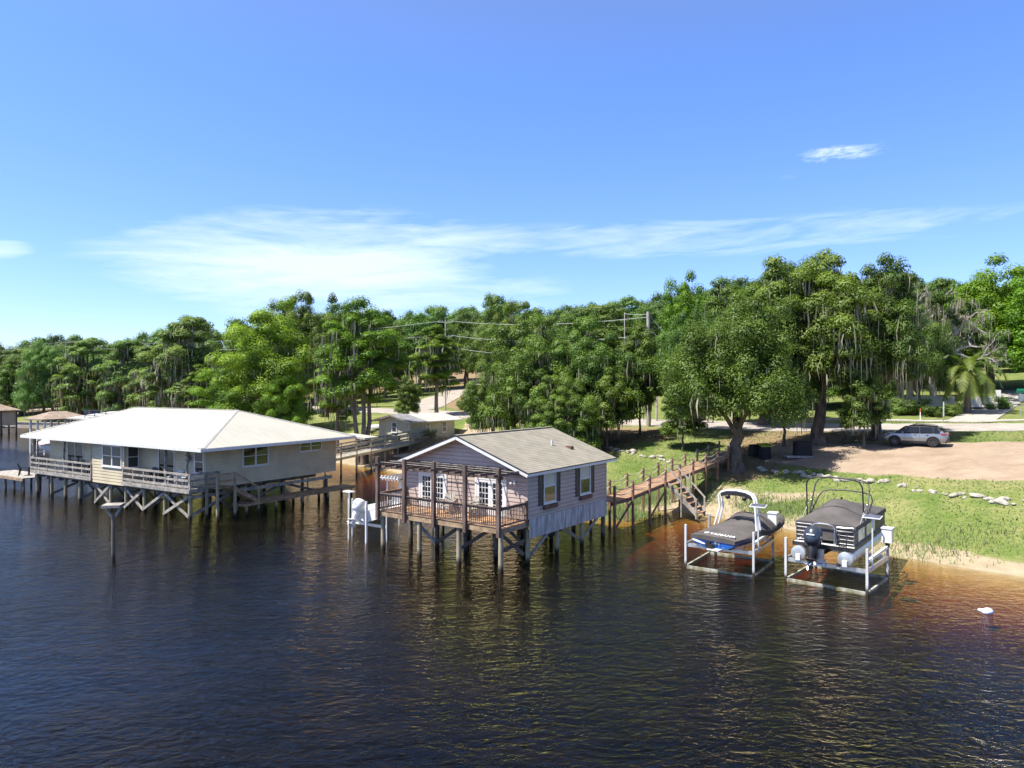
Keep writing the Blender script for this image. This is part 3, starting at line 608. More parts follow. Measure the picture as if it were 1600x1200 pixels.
# ------------------------------------------------------------------ the tan house with the white roof
TH2 = .56; H2 = (-19.9, 45.5, 0)
def tan_house():
    t = thing('waterfront_house', 'long tan house under a white hipped metal roof standing on braced pilings in the lake', 'house', H2, -TH2)
    W, Ld, ze, zk = 24.0, 13.8, 4.84, 7.0; xr = -1.9; yi = 1.66; yd = .5; zb = 1.98; ye = 13.4
    # roof, hipped, with standing seams
    fr, rr, fl, rl = (0, 0, ze), (0, Ld, ze), (-W, 0, ze), (-W, Ld, ze); k1, k2 = (-5.4, 6.75, zk), (-19, 6.75, zk)
    m = MB(); dn = Vector((0, 0, -.16))
    m.add([fr, rr, fl, rl, k1, k2], [(0, 4, 5, 2), (0, 1, 4), (1, 3, 5, 4), (2, 5, 3)])
    lo_ = [Vector(p) + dn for p in (fr, rr, rl, fl)]; m.add(lo_, [(0, 1, 2, 3)])
    up = [Vector(p) for p in (fr, rr, rl, fl)]
    for i in range(4): m.poly([lo_[i], lo_[(i + 1) % 4], up[(i + 1) % 4], up[i]])
    def seam(p, q): m.beam(Vector(p) + Vector((0, 0, .006)), Vector(q) + Vector((0, 0, .006)), .03, .022)
    n = 40
    for k in range(1, n):
        x = -W * k / n
        if x > -5.4: f = -x / 5.4; top = (x, 6.75 * f, ze + (zk - ze) * f)
        elif x < -19: f = (W + x) / 5.; top = (x, 6.75 * f, ze + (zk - ze) * f)
        else: top = (x, 6.75, zk)
        seam((x, 0, ze), top)
    for k in range(1, 23):
        y = Ld * k / 23; f = y / 6.75 if y < 6.75 else (Ld - y) / (Ld - 6.75); seam((0, y, ze), (-5.4 * f, y, ze + (zk - ze) * f))
    rf = m.build('roof', M['white_roof'], t)
    m = MB(); up_ = Vector((0, 0, .03))
    for p, q, da, db in ((fr, k1, (-.42, 0, 0), (0, .3, 0)), (rr, k1, (-.42, 0, 0), (0, -.3, 0)), (fl, k2, (.42, 0, 0), (0, .3, 0)), (rl, k2, (.42, 0, 0), (0, -.3, 0))):
        p, q = Vector(p) + up_, Vector(q) + up_
        for d in (da, db): d = Vector(d); m.poly([p, q, q + d * .5, p + d])
    m.build('ridge_cap', M['hip_cap'], rf)
    MB().beam(Vector(k1) + Vector((0, 0, .02)), Vector(k2) + Vector((0, 0, .02)), .2, .02).build('ridge_cap', M['white_roof_old'], rf)
    m = MB(); m.box(-W - .02, .02, -.05, -.005, ze - .22, ze - .02); m.box(.005, .05, -.05, Ld, ze - .22, ze - .02); m.box(-W - .05, -W - .005, 0, Ld, ze - .22, ze - .02)
    m.build('gutter', M['white'], rf)
    m = MB(); m.prism([(-1.9, Ld, ze - .1), (1.0, Ld, ze - .28), (1.0, Ld, ze - .14), (-1.9, Ld, ze + .04)], (0, 1.6, 0)); m.build('back_porch_roof', M['white_roof'], rf)
    # walls
    m = MB(); m.box(-W + 1.2, xr - .03, yi + .03, ye, zb, ze - .17); m.box(-13.87, -9.73, yd + .03, yi + .1, zb + .02, ze - .17)
    FS = Fr((xr, 0, 0), (0, 1, 0), (1, 0, 0)); FI = Fr((0, yi, 0), (-1, 0, 0), (0, -1, 0)); FB = Fr((0, yd, 0), (-1, 0, 0), (0, -1, 0)); FBs = Fr((-9.7, 0, 0), (0, 1, 0), (1, 0, 0))
    siding(m, FS, yi, ye, zb - .05, ze - .17, .2); siding(m, FI, -xr, 9.7, zb, ze - .17, .2); siding(m, FI, 13.9, W - 1.2, zb, ze - .17, .2)
    siding(m, FB, 9.7, 13.9, zb - .3, ze - .17, .2); siding(m, FBs, yd, yi, zb - .05, ze - .17, .2)
    for x, y in ((xr, yi), (-9.7, yd), (-13.9, yd), (xr, ye)): m.box(x - .05, x + .05, y - .05, y + .05, zb - .05, ze - .17)
    m.build('wall', M['siding_tan'], t)
    window(t, FS, 4.58, 6.68, 3.2, 4.5, cols=2); window(t, FS, 9.72, 11.8, 3.85, 4.5, cols=2)
    window(t, FB, 10.0, 12.4, 3.05, 4.45, cols=2); window(t, FI, 2.1, 3.0, 3.0, 4.45); window(t, FBs, .72, 1.5, 3.0, 4.45, trim=.06)
    def slider(a0, a1):
        m = MB(); z0, z1 = zb + .12, 4.35
        for q in (a0, (a0 + a1) / 2 - .04, a1 - .08): FI.box(m, q, q + .08, z0, z1, 0, .09)
        FI.box(m, a0, a1, z1, z1 + .09, 0, .092); d = m.build('sliding_door', M['white'], t)
        m = MB(); FI.box(m, a0 + .05, a1 - .05, z0, z1, 0, .06); m.build('pane', M['glass'], d)
    slider(5.34, 7.27); slider(17.4, 19.9)
    window(t, FI, 14.3, 15.4, 3.1, 4.4)
    # porches
    m = MB(); boards_x(m, -9.75, xr + .05, yd - .1, yi - .02, zb + .06); m.build('porch_deck', M['wood_grey'], t); m = MB(); boards_x(m, -23.2, -13.95, yd - .1, yi - .02, zb + .06); m.build('porch_deck', M['wood_grey'], t)
    m = MB(); m.box(-9.75, xr + .05, yd - .16, yd - .1, zb - .22, zb + .03); m.box(-23.2, -13.95, yd - .16, yd - .1, zb - .22, zb + .03); m.box(xr + .05, xr + .1, yd - .16, yi, zb - .22, zb + .03)
    m.box(-23, -2.2, yd + .2, yd + .3, zb - .38, zb - .13); m.box(-23, -2.2, 5, 5.1, zb - .38, zb - .13)
    for k in range(12): m.box(-23 + k * 1.9, -22.93 + k * 1.9, .6, ye - .2, zb - .62, zb - .385)
    m.build('floor_joist', M['wood_grey'], t)
    def porch_rail(x0, x1, y0=yd - .12, y1=None, nm='porch_railing'):
        y1 = y0 if y1 is None else y1; m = MB(); a, b = Vector((x0, y0, 0)), Vector((x1, y1, 0)); L_ = (b - a).length; n = max(1, round(L_ / 1.25))
        for z, hh in ((1.02, .14), (.62, .14), (.22, .14)): m.beam(a + Vector((0, 0, zb + z)), b + Vector((0, 0, zb + z)), .045, hh)
        for k in range(n + 1): c = a.lerp(b, k / n); m.beam(c + Vector((0, .03, zb - .2)), c + Vector((0, .03, zb + 1.06)), .09, .07)
        m.build(nm, M['wood_grey'], t)
    porch_rail(-9.7, xr); porch_rail(-23.2, -14.0); porch_rail(xr + .08, xr + .08, yd - .1, yi + .9); porch_rail(-23.2, -23.2, yd - .1, 3)
    for x, dx in ((-2.3, -.22), (-4.7, -.35), (-9.6, -.3), (-14.1, -.35), (-18.3, -.2), (-23.1, -.15)):
        MB().beam((x, yd - .02, zb - .1), (x + dx, yd + .25, ze - .17), .1, .13).build('porch_post', M['wood_grey'], t)
    # stair tower and lower landing on the right
    m = MB(); boards_x(m, xr + .12, xr + 1.25, 1.7, 3.0, zb + .06); m.build('landing', M['wood_tan'], t)
    m = MB()
    for k in range(7): m.box(xr + .2, xr + 1.15, 3.0 + k * .27, 3.3 + k * .27, zb - .1 - k * .165, zb - .06 - k * .165)
    for x in (xr + .17, xr + 1.18): m.beam((x, 2.95, zb - .05), (x, 5.0, zb - 1.22), .05, .26)
    m.build('stair', M['wood_tan'], t)
    for x, y, z in ((xr + .1, 1.65, zb + 1.0), (xr + 1.25, 1.65, zb + 1.0), (xr + 1.25, 3.02, zb + 1.05), (xr + 1.25, 4.95, zb - .25)): MB().box(x - .07, x + .07, y - .07, y + .07, -2.4, z).build('stair_post', M['piling'], t)
    m = MB(); 
    for z in (.95, .5): m.beam((xr + .1, 1.65, zb + z), (xr + 1.25, 1.65, zb + z), .045, .12); m.beam((xr + 1.25, 1.65, zb + z), (xr + 1.25, 3.02, zb + z), .045, .12)
    m.beam((xr + 1.2, 3.0, zb + 1.0), (xr + 1.2, 4.98, zb - .25), .05, .13); m.build('stair_railing', M['wood_tan'], t)
    m = MB(); z = .76; y = 4.2
    m.box(xr + .1, xr + 1.4, 3.6, 14.2, z - .2, z - .06)
    while y < 14.2: m.box(xr + .05, xr + 1.45, y, y + .135, z - .05, z); y += .145
    m.build('low_walkway', M['wood_tan'], t)
    for k in range(5):
        for x in (xr + .25, xr + 1.3): pile(t, x, 3.9 + k * 2.5, z - .2, .1)
    # pilings with crossed braces
    xs = [-2.3, -5.1, -7.6, -9.9, -11.9, -13.9, -16.2, -18.4, -20.6, -22.9]
    for y in (.75, 4.2, 8.5, 12.8):
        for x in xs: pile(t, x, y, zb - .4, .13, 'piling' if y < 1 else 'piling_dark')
    for i in range(len(xs) - 1):
        if i in (0, 2, 4) : brace(t, (xs[i], .6, zb - .5), (xs[i + 1], .6, .1)); brace(t, (xs[i + 1], .68, zb - .5), (xs[i], .68, .1))
        elif i in (1,): brace(t, (xs[i], .6, zb - .5), (xs[i + 1], .6, .15))
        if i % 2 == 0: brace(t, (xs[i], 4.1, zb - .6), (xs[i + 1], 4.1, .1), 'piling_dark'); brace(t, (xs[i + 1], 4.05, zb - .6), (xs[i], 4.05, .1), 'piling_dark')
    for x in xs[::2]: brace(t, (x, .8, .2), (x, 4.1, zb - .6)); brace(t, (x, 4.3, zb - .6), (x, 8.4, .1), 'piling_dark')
    for a, b in ((4.2, 8.5), (12.8, 8.5)): brace(t, (-2.3, a, .2), (-2.3, b, zb - .5), 'piling_dark')
    return t
tan_house()
# platform dock at the left end with its chair
def side_dock():
    t = thing('swim_dock', 'low wooden swim dock at the left end of the tan waterfront house', 'dock', local(H2, TH2, -28.2, .2, 0), -TH2)
    m = MB(); boards_x(m, -2.5, 4.6, -.2, 2.2, 1.3); m.build('deck', M['wood_grey'], t); MB().box(-2.5, 4.6, -.25, -.2, 1.05, 1.28).build('fascia', M['wood_tan'], t)
    for x in (-2.2, -.6, 1., 2.6, 4.2):
        for y in (0, 2): pile(t, x, y, 1.25, .09, 'piling_dark')
side_dock()
deck_chair('adirondack_chair', 'dark slatted chair alone on the low swim dock', local(H2, TH2, -25.6, 1.0, 1.305), -TH2 + 2.6, 'black')
deck_chair('porch_chair', 'dark chair at the right end of the left porch of the tan house', local(H2, TH2, -15.6, 1.0, 2.045), -TH2 + .2, 'black')
deck_chair('porch_chair', 'dark chair by the glass door on the left porch of the tan house', local(H2, TH2, -17.6, 1.05, 2.045), -TH2 - .3, 'black')
deck_chair('porch_chair', 'white chair on the right porch of the tan house', local(H2, TH2, -4.3, .95, 2.045), -TH2 + .2, 'white')
deck_chair('porch_chair', 'dark chair beside the sliding door on the right porch of the tan house', local(H2, TH2, -7.4, .95, 2.045), -TH2 + .1, 'black')
def side_table():
    t = thing('porch_table', 'small white table in the corner of the right porch', 'table', local(H2, TH2, -2.75, .95, 2.045), -TH2)
    MB().box(-.35, .35, -.3, .3, .68, .73).build('tabletop', M['white'], t)
    for x in (-.3, .3):
        for y in (-.25, .25): MB().box(x - .025, x + .025, y - .025, y + .025, 0, .68).build('leg', M['white'], t)
side_table()
def wall_flowers():
    m = MB(); c = local(H2, TH2, -3.6, 1.5, 4.05); rg = random.Random(4)
    for k in range(70):
        a = rg.uniform(0, 6.28); r = rg.uniform(.05, .34); q = c + Vector((math.cos(a) * r * .85, math.cos(a) * r * -.5, math.sin(a) * r * 1.0 - .1)); s = rg.uniform(.04, .08)
        n = Vector((rg.uniform(-1, 1), rg.uniform(-1, 1), rg.uniform(-1, 1))).normalized(); u = n.orthogonal() * s; v = n.cross(u).normalized() * s * .5
        m.poly([q - u, q + v, q + u, q - v])
    o = m.build('wall_wreath', M['denim']); tag(o, 'dark dried flower wreath on the right porch wall', 'wreath')
wall_flowers()
# bird platform in the lake
def platform_post():
    p = onz(177, 875, 0); t = thing('platform_post', 'weathered post with a square plank platform standing alone in the lake', 'post', p, .2)
    MB().tube([(0, 0, -2.6), (0, 0, 2.35)], [.105, .09], 10).build('pole', M['piling_dark'], t, smooth=True)
    m = MB(); boards_x(m, -.44, .44, -.4, .4, 2.86, w=.14); m.box(-.44, .44, -.43, -.39, 2.72, 2.85); m.box(-.44, .44, .39, .43, 2.72, 2.85); m.build('platform', M['wood_grey'], t)
    m = MB()
    for s in (-1, 1): m.beam((s * .42, 0, 2.78), (s * .06, 0, 2.2), .05, .12)
    m.build('bracket', M['wood_grey'], t)
platform_post()
# ------------------------------------------------------------------ boardwalks
def boardwalk():
    A = local(H1, TH, -.9, 8.13, 0); A = Vector((5.35, 42.6, 0)); B = onz(1140, 709, 3.2)
    d = Vector((B.x - A.x, B.y - A.y, 0)); L_ = d.length; ang = math.atan2(d.y, d.x)
    t = thing('boardwalk', 'brown boardwalk with rope rails running from the mauve house up to the lawn', 'boardwalk', (A.x, A.y, 0), ang)
    zf = lambda x: 2.02 + (3.3 - 2.02) * max(0, x / L_ - .1) / .9
    Wd = 1.5; m = MB(); x = 0
    while x < L_: m.box(x, x + .135, -Wd / 2, Wd / 2, zf(x) - .045, zf(x) + random.uniform(0, .004)); x += .145
    m.build('deck', M['wood_walk'], t)
    m = MB()
    for s in (-1, 1): m.beam((0, s * (Wd / 2 - .06), zf(0) - .16), (L_ * .1, s * (Wd / 2 - .06), zf(0) - .16), .05, .2).beam((L_ * .1, s * (Wd / 2 - .06), zf(0) - .16), (L_, s * (Wd / 2 - .06), zf(L_) - .16), .05, .2)
    m.build('stringer', M['wood_dark'], t)
    N_ = 9; gapk = 3
    posts = {}
    for k in range(N_ + 1):
        x = .15 + (L_ - .3) * k / N_
        for s in (-1, 1):
            q = t.location + Matrix.Rotation(ang, 3, 'Z') @ Vector((x, s * (Wd / 2 + .07), 0)); zg = h1(q.x, q.y)
            MB().box(x - .065, x + .065, s * (Wd / 2 + .07) - .065, s * (Wd / 2 + .07) + .065, min(zg, 0) - .6, zf(x) + .9).build('post', M['wood_walkpost'], t)
            MB().tube([(x, s * (Wd / 2 + .07), zf(x) + .9), (x, s * (Wd / 2 + .07), zf(x) + .96)], [.06, .02], 8).build('post_cap', M['wood_walkpost'], t)
            posts[k, s] = Vector((x, s * (Wd / 2 + .07), zf(x)))
    for s in (-1, 1):
        for k in range(N_):
            if s == -1 and k == gapk: continue
            for hh in (.8, .46):
                p, q = posts[k, s] + Vector((0, 0, hh)), posts[k + 1, s] + Vector((0, 0, hh)); 
                MB().tube([p.lerp(q, i / 6) - Vector((0, 0, .75 * .25 * (1 - (2 * i / 6 - 1) ** 2))) for i in range(7)], .03, 5, False).build('rope', M['rope'], t)
    # stairs down to the beach, on the near side
    x0, x1 = posts[gapk, -1].x + .12, posts[gapk + 1, -1].x - .12; xm = (x0 + x1) / 2; x0, x1 = xm - .62, xm + .62
    q = t.location + Matrix.Rotation(ang, 3, 'Z') @ Vector((xm, -Wd / 2 - 2.2, 0)); zg = max(h1(q.x, q.y), .4); zt = zf(xm); n = 7; run = .3
    m = MB()
    for k in range(n):
        z = zt - (zt - zg) * (k + .7) / n; y = -Wd / 2 - .08 - k * run; m.box(x0, x1, y - run, y + .02, z - .05, z)
    st = m.build('stair', M['wood_walk'], t)
    m = MB()
    for x in (x0 - .03, x1 + .03): m.beam((x, -Wd / 2, zt - .2), (x, -Wd / 2 - n * run, zg - .05), .05, .28)
    m.build('stair_stringer', M['wood_grey'], t)
    for x in (x0 - .08, x1 + .08):
        m = MB(); m.beam((x, -Wd / 2, zt + .95), (x, -Wd / 2 - n * run, zg + .95), .05, .1); m.beam((x, -Wd / 2 - n * run + .05, zg - .3), (x, -Wd / 2 - n * run + .05, zg + 1.0), .09, .09); m.beam((x, -Wd / 2 - 1.0, zg - .3), (x, -Wd / 2 - 1.0, zt + .5), .08, .08)
        m.build('handrail', M['wood_grey'], t)
    m = MB()
    for k in (0, 2): m.beam((posts[k, -1].x, -.8, .3), (posts[k + 1, -1].x, -.8, 1.8), .05, .15)
    m.build('brace', M['wood_dark'], t)
boardwalk()
def house_bridge():
    A, B = Vector((-18.4, 66, 0)), Vector((-10.6, 87.5, 0)); d = B - A; L_ = d.length; ang = math.atan2(d.y, d.x)
    t = thing('dock_walkway', 'grey wooden walkway with plank rails from the tan house to the shore', 'walkway', A, ang); zf = lambda x: 1.85 + .5 * x / L_
    m = MB(); x = 0
    while x < L_: m.box(x, x + .17, -.85, .85, zf(x) - .05, zf(x) + random.uniform(0, .01)); x += .18
    m.build('deck', M['wood_grey'], t)
    MB().beam((0, -.9, zf(0) - .13), (L_, -.9, zf(L_) - .13), .05, .26).build('stringer', M['siding_tan'], t)
    for s in (-1, 1):
        m = MB()
        for z in (1.0, .5): m.beam((0, s * .85, zf(0) + z), (L_, s * .85, zf(L_) + z), .05, .15)
        m.build('rail', M['wood_grey'], t)
        for k in range(9):
            x = .3 + (L_ - .6) * k / 8; MB().box(x - .06, x + .06, s * .9 - .06, s * .9 + .06, -1.2, zf(x) + 1.0).build('post', M['piling'], t)
    # a wider old landing at the shore side, seen under the rails
    m = MB(); m.box(L_ * .55, L_, -4.4, -1.2, 1.1, 1.2); m.build('low_landing', M['wood_grey'], t)
    for k in range(6): pile(t, L_ * .56 + k * 2.1, -4.2, 1.1, .1, 'piling_dark')
house_bridge()
def mesh_of(o):
    """a curve or text object turned into a plain mesh object"""
    dg = bpy.context.evaluated_depsgraph_get(); me = bpy.data.meshes.new_from_object(o.evaluated_get(dg)); nm = o.name; cd = o.data
    bpy.data.objects.remove(o); bpy.data.curves.remove(cd); n = bpy.data.objects.new(nm, me); COL.objects.link(n); return n
# ------------------------------------------------------------------ boats and lifts
def boat_lift(name_label, o, th, w, d, cradle_z, zt=2.1, solar_x=1, old=True):
    t = thing('boat_lift', name_label, 'boat lift', o, -th)
    x0, x1 = -w / 2, w / 2
    for x in (x0, x1):
        for y in (0, d):
            MB().box(x - .05, x + .05, y - .05, y + .05, -1.6, zt).build('post', M['lift_post'], t)
            MB().box(x - .13, x + .13, y - .13, y + .13, -1.62, -1.55).build('foot_plate', M['alu_old'], t)
    for x in (x0, x1):
        MB().beam((x, .06, .03), (x, d - .06, .03), .09, .13).build('base_beam', M['alu_old'], t)
        MB().beam((x, .06, cradle_z), (x, d - .06, cradle_z), .1, .17).build('side_beam', M['alu'], t)
    for y in (0, d):
        MB().beam((x0 + .06, y, .02), (x1 - .06, y, .02), .1, .15).build('base_beam', M['alu_old'], t)
        MB().beam((x0 + .06, y + .08, cradle_z - .02), (x1 - .06, y + .08, cradle_z - .02), .1, .17).build('cradle_beam', M['alu'], t)
    MB().beam((x1, .06, cradle_z + .42), (x1, d - .06, cradle_z + .5), .11, .13).build('winch_beam', M['alu_white'], t)
    for x in (-.62, .62): MB().beam((x, -.3, cradle_z + .13), (x, d + .5, cradle_z + .13), .13, .12).build('bunk', M['rubber'], t)
    b = MB(); b.box(x1 - .2, x1 + .22, d - .24, d + .2, zt - .25, zt + .38); b.box(x1 - .23, x1 + .25, d - .27, d + .23, zt + .38, zt + .43)
    b.build('motor_box', M['gel_white'], t)
    MB().tube([(x1 + .0, d - .03, zt - .5), (x1, d - .03, zt - .24)], .1, 8).build('winch', M['black'], t)
    sx = x1 + .12; MB().tube([(sx, .35, cradle_z), (sx, .35, 3.25)], .035, 8).build('panel_pole', M['alu_white'], t)
    pm = MB(); pm.prism([(sx - .36, .12, 3.24), (sx + .36, .12, 3.24), (sx + .36, .56, 3.31), (sx - .36, .56, 3.31)], (0, 0, .035)); pn = pm.build('solar_panel', M['alu_white'], t)
    MB().prism([(sx - .33, .15, 3.281), (sx + .33, .15, 3.281), (sx + .33, .53, 3.342), (sx - .33, .53, 3.342)], (0, 0, .006)).build('solar_cells', M['panel'], pn)
    m = MB(); 
    for x in (x0, x1): m.tube([(x, d - .1, cradle_z + .1), (x, d - .1, zt - .02)], .012, 5); m.tube([(x, .1, cradle_z + .1), (x, .1, zt - .05)], .012, 5)
    m.build('cable', M['galv'], t)
    return t
LIFT1 = onz(1072, 884, 0); LIFT1R = onz(1177.5, 901, 0)
def mid(a, b): return (a + b) / 2
def lift_from(a, b, extra=0):
    d = b - a; return mid(a, b), math.atan2(-d.y, d.x), d.length
c1, th1, w1 = lift_from(onz(1071.5, 886, 0), onz(1177.5, 902, 0)); c2, th2, w2 = lift_from(onz(1228, 906, 0), onz(1355, 929, 0))
boat_lift('pale aluminium boat lift carrying the blue covered sport boat', c1, th1, w1, 3.45, 1.12)
l2 = boat_lift('pale aluminium boat lift carrying the covered pontoon boat', c2, th2, w2, 3.3, .98, zt=1.95)
MB().box(-.62, .02, -.03, -.005, .9, 1.2).build('name_plate', M['gel_white'], l2)
tx = bpy.data.curves.new('plate_mark', 'CURVE'); tx.dimensions = '3D'; tx.bevel_depth = .018
for pts in ([(-.54, .98), (-.5, 1.1), (-.43, 1.12), (-.39, 1.05)], [(-.34, .98), (-.26, 1.03), (-.18, 1.0), (-.1, 1.04)]):
    sp = tx.splines.new('POLY'); sp.points.add(len(pts) - 1)
    for q, (x, z) in zip(sp.points, pts): q.co = (x, -.033, z, 1)
tx.materials.append(M['gel_blue']); po = bpy.data.objects.new('plate_mark', tx); COL.objects.link(po); po = mesh_of(po); po.parent = l2
def interp(y, xs, vs): return float(np.interp(y, xs, vs))
def hull_rings(ys, B, ZK, ZG, L0):
    rings = []
    for y in ys:
        b, zk, zg = interp(y, *B), interp(y, *ZK), interp(y, *ZG); zc = zk + (zg - zk) * .42
        rings.append([(-b, y, zg), (-b * .985, y, zg - .16), (-b * .86, y, zc), (-b * .45, y, zk + (zc - zk) * .45), (0, y, zk), (b * .45, y, zk + (zc - zk) * .45), (b * .86, y, zc), (b * .985, y, zg - .16), (b, y, zg)])
    return rings
def sport_boat():
    o = local(c1, th1, -.12, -.55, 0); th = .81
    t = thing('sport_boat', 'blue and white jet boat under a charcoal cover with a white tower', 'boat', (o.x, o.y, .12), -th)
    ys = [0, .4, 1.2, 2.2, 3.2, 4.2, 5.0, 5.6, 6.1, 6.5, 6.75]
    B = ([0, 1, 3.4, 4.6, 5.5, 6.2, 6.6, 6.75], [1.14, 1.22, 1.24, 1.12, .88, .55, .25, .06]); ZK = ([0, 4.4, 5.6, 6.3, 6.75], [1.02, 1.04, 1.2, 1.48, 1.74]); ZG = ([0, 3, 5, 6.75], [1.58, 1.62, 1.74, 1.86])
    MB().loft(hull_rings(ys, B, ZK, ZG, 0)).build('hull', M['gel_blue'], t, smooth=35)
    m = MB()
    for s in (-1, 1):
        m.loft([[(s * (interp(y, *B) + .012), y, interp(y, *ZG) - dz) for dz in (.0, .09)] for y in ys], closed=False, caps=False)
        m.loft([[(s * (interp(y, *B) * .92 + .012), y, interp(y, *ZG) - .34), (s * (interp(y, *B) * .875 + .03), y, interp(y, *ZG) - .42)] for y in ys[:7]], closed=False, caps=False)
    m.loft([[(x, -.015, 1.5), (x, -.015, 1.585)] for x in (-1.13, 0, 1.13)], closed=False, caps=False)
    # white corner fairings of the stern
    m.prism([(-1.13, -.02, 1.48), (-.28, -.02, 1.24), (-.55, -.02, 1.24), (-1.06, -.02, 1.34)], (0, .05, 0)); m.box(-.1, .5, -.35, 0, 1.08, 1.13)
    m.build('hull_stripe', M['gel_white'], t)
    MB().tube([(0, -.28, 1.2), (0, .1, 1.2)], [.13, .15], 10).box(-.3, -.06, -.16, 0, 1.14, 1.4).build('jet_nozzle', M['black'], t, smooth=True)
    m = MB(); m.tube([(.2, -.05, 1.38), (.2, -.09, 1.38)], .07, 8).tube([(.38, -.05, 1.36), (.38, -.09, 1.36)], .055, 8); m.build('stern_fitting', M['chrome'], t)
    # the cover
    ZC = ([0, .12, .9, 1.7, 2.6, 3.2, 3.55, 3.85, 4.4, 5.2, 6.2, 6.75], [1.66, 1.69, 1.78, 1.92, 2.06, 2.2, 2.36, 2.26, 2.12, 2.04, 1.96, 1.9]); rings = []; K = 22
    yy = sorted(set([-.03] + ys + [.15, .8, 1.6, 1.9, 2.6, 2.9, 3.4, 3.55, 3.7, 3.85, 4.0, 4.6, 5.3, 6.72]))
    for y in yy:
        b = interp(y, *B) + .03; zg = interp(y, *ZG) + .02; zc = interp(y, *ZC); row = [(-b - .005, y, zg - .15)]
        for k in range(K + 1):
            s = -1 + 2 * k / K; f = (1 - abs(s) ** 3.2)
            row.append((b * s, y, zg + (zc - zg) * f + .014 * math.sin(s * 9 + y * 2.2) * math.sin(y * 3.1 + s * 2) * (1 - s * s) + .018 * math.sin(y * 6 + s * s * 5) * (1 - s * s)))
        row.append((b + .005, y, zg - .15)); rings.append(row)
    m = MB(); m.loft(rings, closed=False, caps=False); n = K + 3
    m.poly([(p[0], p[1] - .008, p[2]) for p in rings[0]])
    cv = m.build('boat_cover', M['cloth_cover'], t, smooth=60)
    m = MB(); m.tube([(x, 3.5 - .0 * abs(x), interp(3.5, *ZC) * (1 - abs(x / 1.2) ** 3.2) + 1.66 * abs(x / 1.2) ** 3.2 + .03) for x in [-1.15 + .23 * k for k in range(11)]], .022, 6)
    m.tube([(x, .35, 1.715 + .01 - .1 * abs(x / 1.2) ** 3.2) for x in [-1.1 + .22 * k for k in range(11)]], .008, 5); m.build('cover_seam', M['cloth_black'], cv)
    for s in (-1, 1):
        for y in (.9, 2.2, 3.6, 5.0):
            b_ = interp(y, *B) + .045; zg = interp(y, *ZG); MB().beam((s * b_, y, zg - .08), (s * (b_ * .9), y, zg - .5), .03, .012).build('cover_strap', M['rubber'], cv)
    # lettering on the stern of the cover
    tc = bpy.data.curves.new('cover_lettering', 'FONT'); tc.body = 'YAMAHA'; tc.size = .3; tc.extrude = .004; tc.offset = .008; tc.align_x = 'LEFT'; tc.materials.append(M['gel_white']); tc.space_character = 1.12
    to = bpy.data.objects.new('cover_lettering', tc); COL.objects.link(to); to = mesh_of(to); to.parent = cv; to.location = (-.30, .2, 1.722); to.rotation_euler = (R(9), 0, 0)
    m = MB(); q = Vector((-.48, .31, 1.735)); K2 = 20
    ring = lambda r, z: [(q.x + r * math.cos(a), q.y + r * math.sin(a), q.z + z + .11 * r * math.sin(a)) for a in [2 * math.pi * k / K2 for k in range(K2)]]
    m.loft([ring(.125, 0), ring(.125, .012), ring(.095, .012), ring(.095, 0)], caps=False)
    for k in range(3):
        a = math.pi / 2 + k * 2 * math.pi / 3; m.beam(q + Vector((0, 0, .006)), q + Vector((math.cos(a) * .1, math.sin(a) * .1, .006 + .011 * math.sin(a))), .03, .012)
    m.build('cover_emblem', M['gel_white'], cv)
    # tower
    tw = None
    for y0, y1, xx in ((2.1, 2.2, 0), (2.5, 2.42, -.05)):
        pts = [(-1.13, y0, 1.78), (-.86 - xx * .3, y0 + (y1 - y0) * .55, 2.7), (-.94, y1, 3.28), (-.8, y1 + .02, 3.46), (-.5, y1 + .04, 3.56), (0, y1 + .05, 3.6), (.5, y1 + .04, 3.56), (.8, y1 + .02, 3.46), (.94, y1, 3.28), (1.04 + xx * .3, y0 + (y1 - y0) * .55, 2.7), (1.13, y0, 1.78)]
        o_ = MB().tube(pts, .048, 8).build('tower', M['gel_white'], t, smooth=True); tw = tw or o_
    m = MB(); m.loft([[(x, 2.17, z), (x, 2.17, z - .17), (x, 2.42, z - .17), (x, 2.42, z)] for x, z in ((-.82, 3.40), (-.5, 3.5), (0, 3.53), (.5, 3.5), (.82, 3.40))]); m.build('tower_panel', M['cloth_black'], tw)
    for x in (-.45, .45): MB().ell((x, 2.2, 3.26), (.12, .13, .12)).build('tower_speaker', M['black'], tw, smooth=True)
    MB().tube([(-.05, 2.25, 3.35), (-.05, 2.3, 2.7)], .012, 5).build('cleat_line', M['black'], tw)
sport_boat()
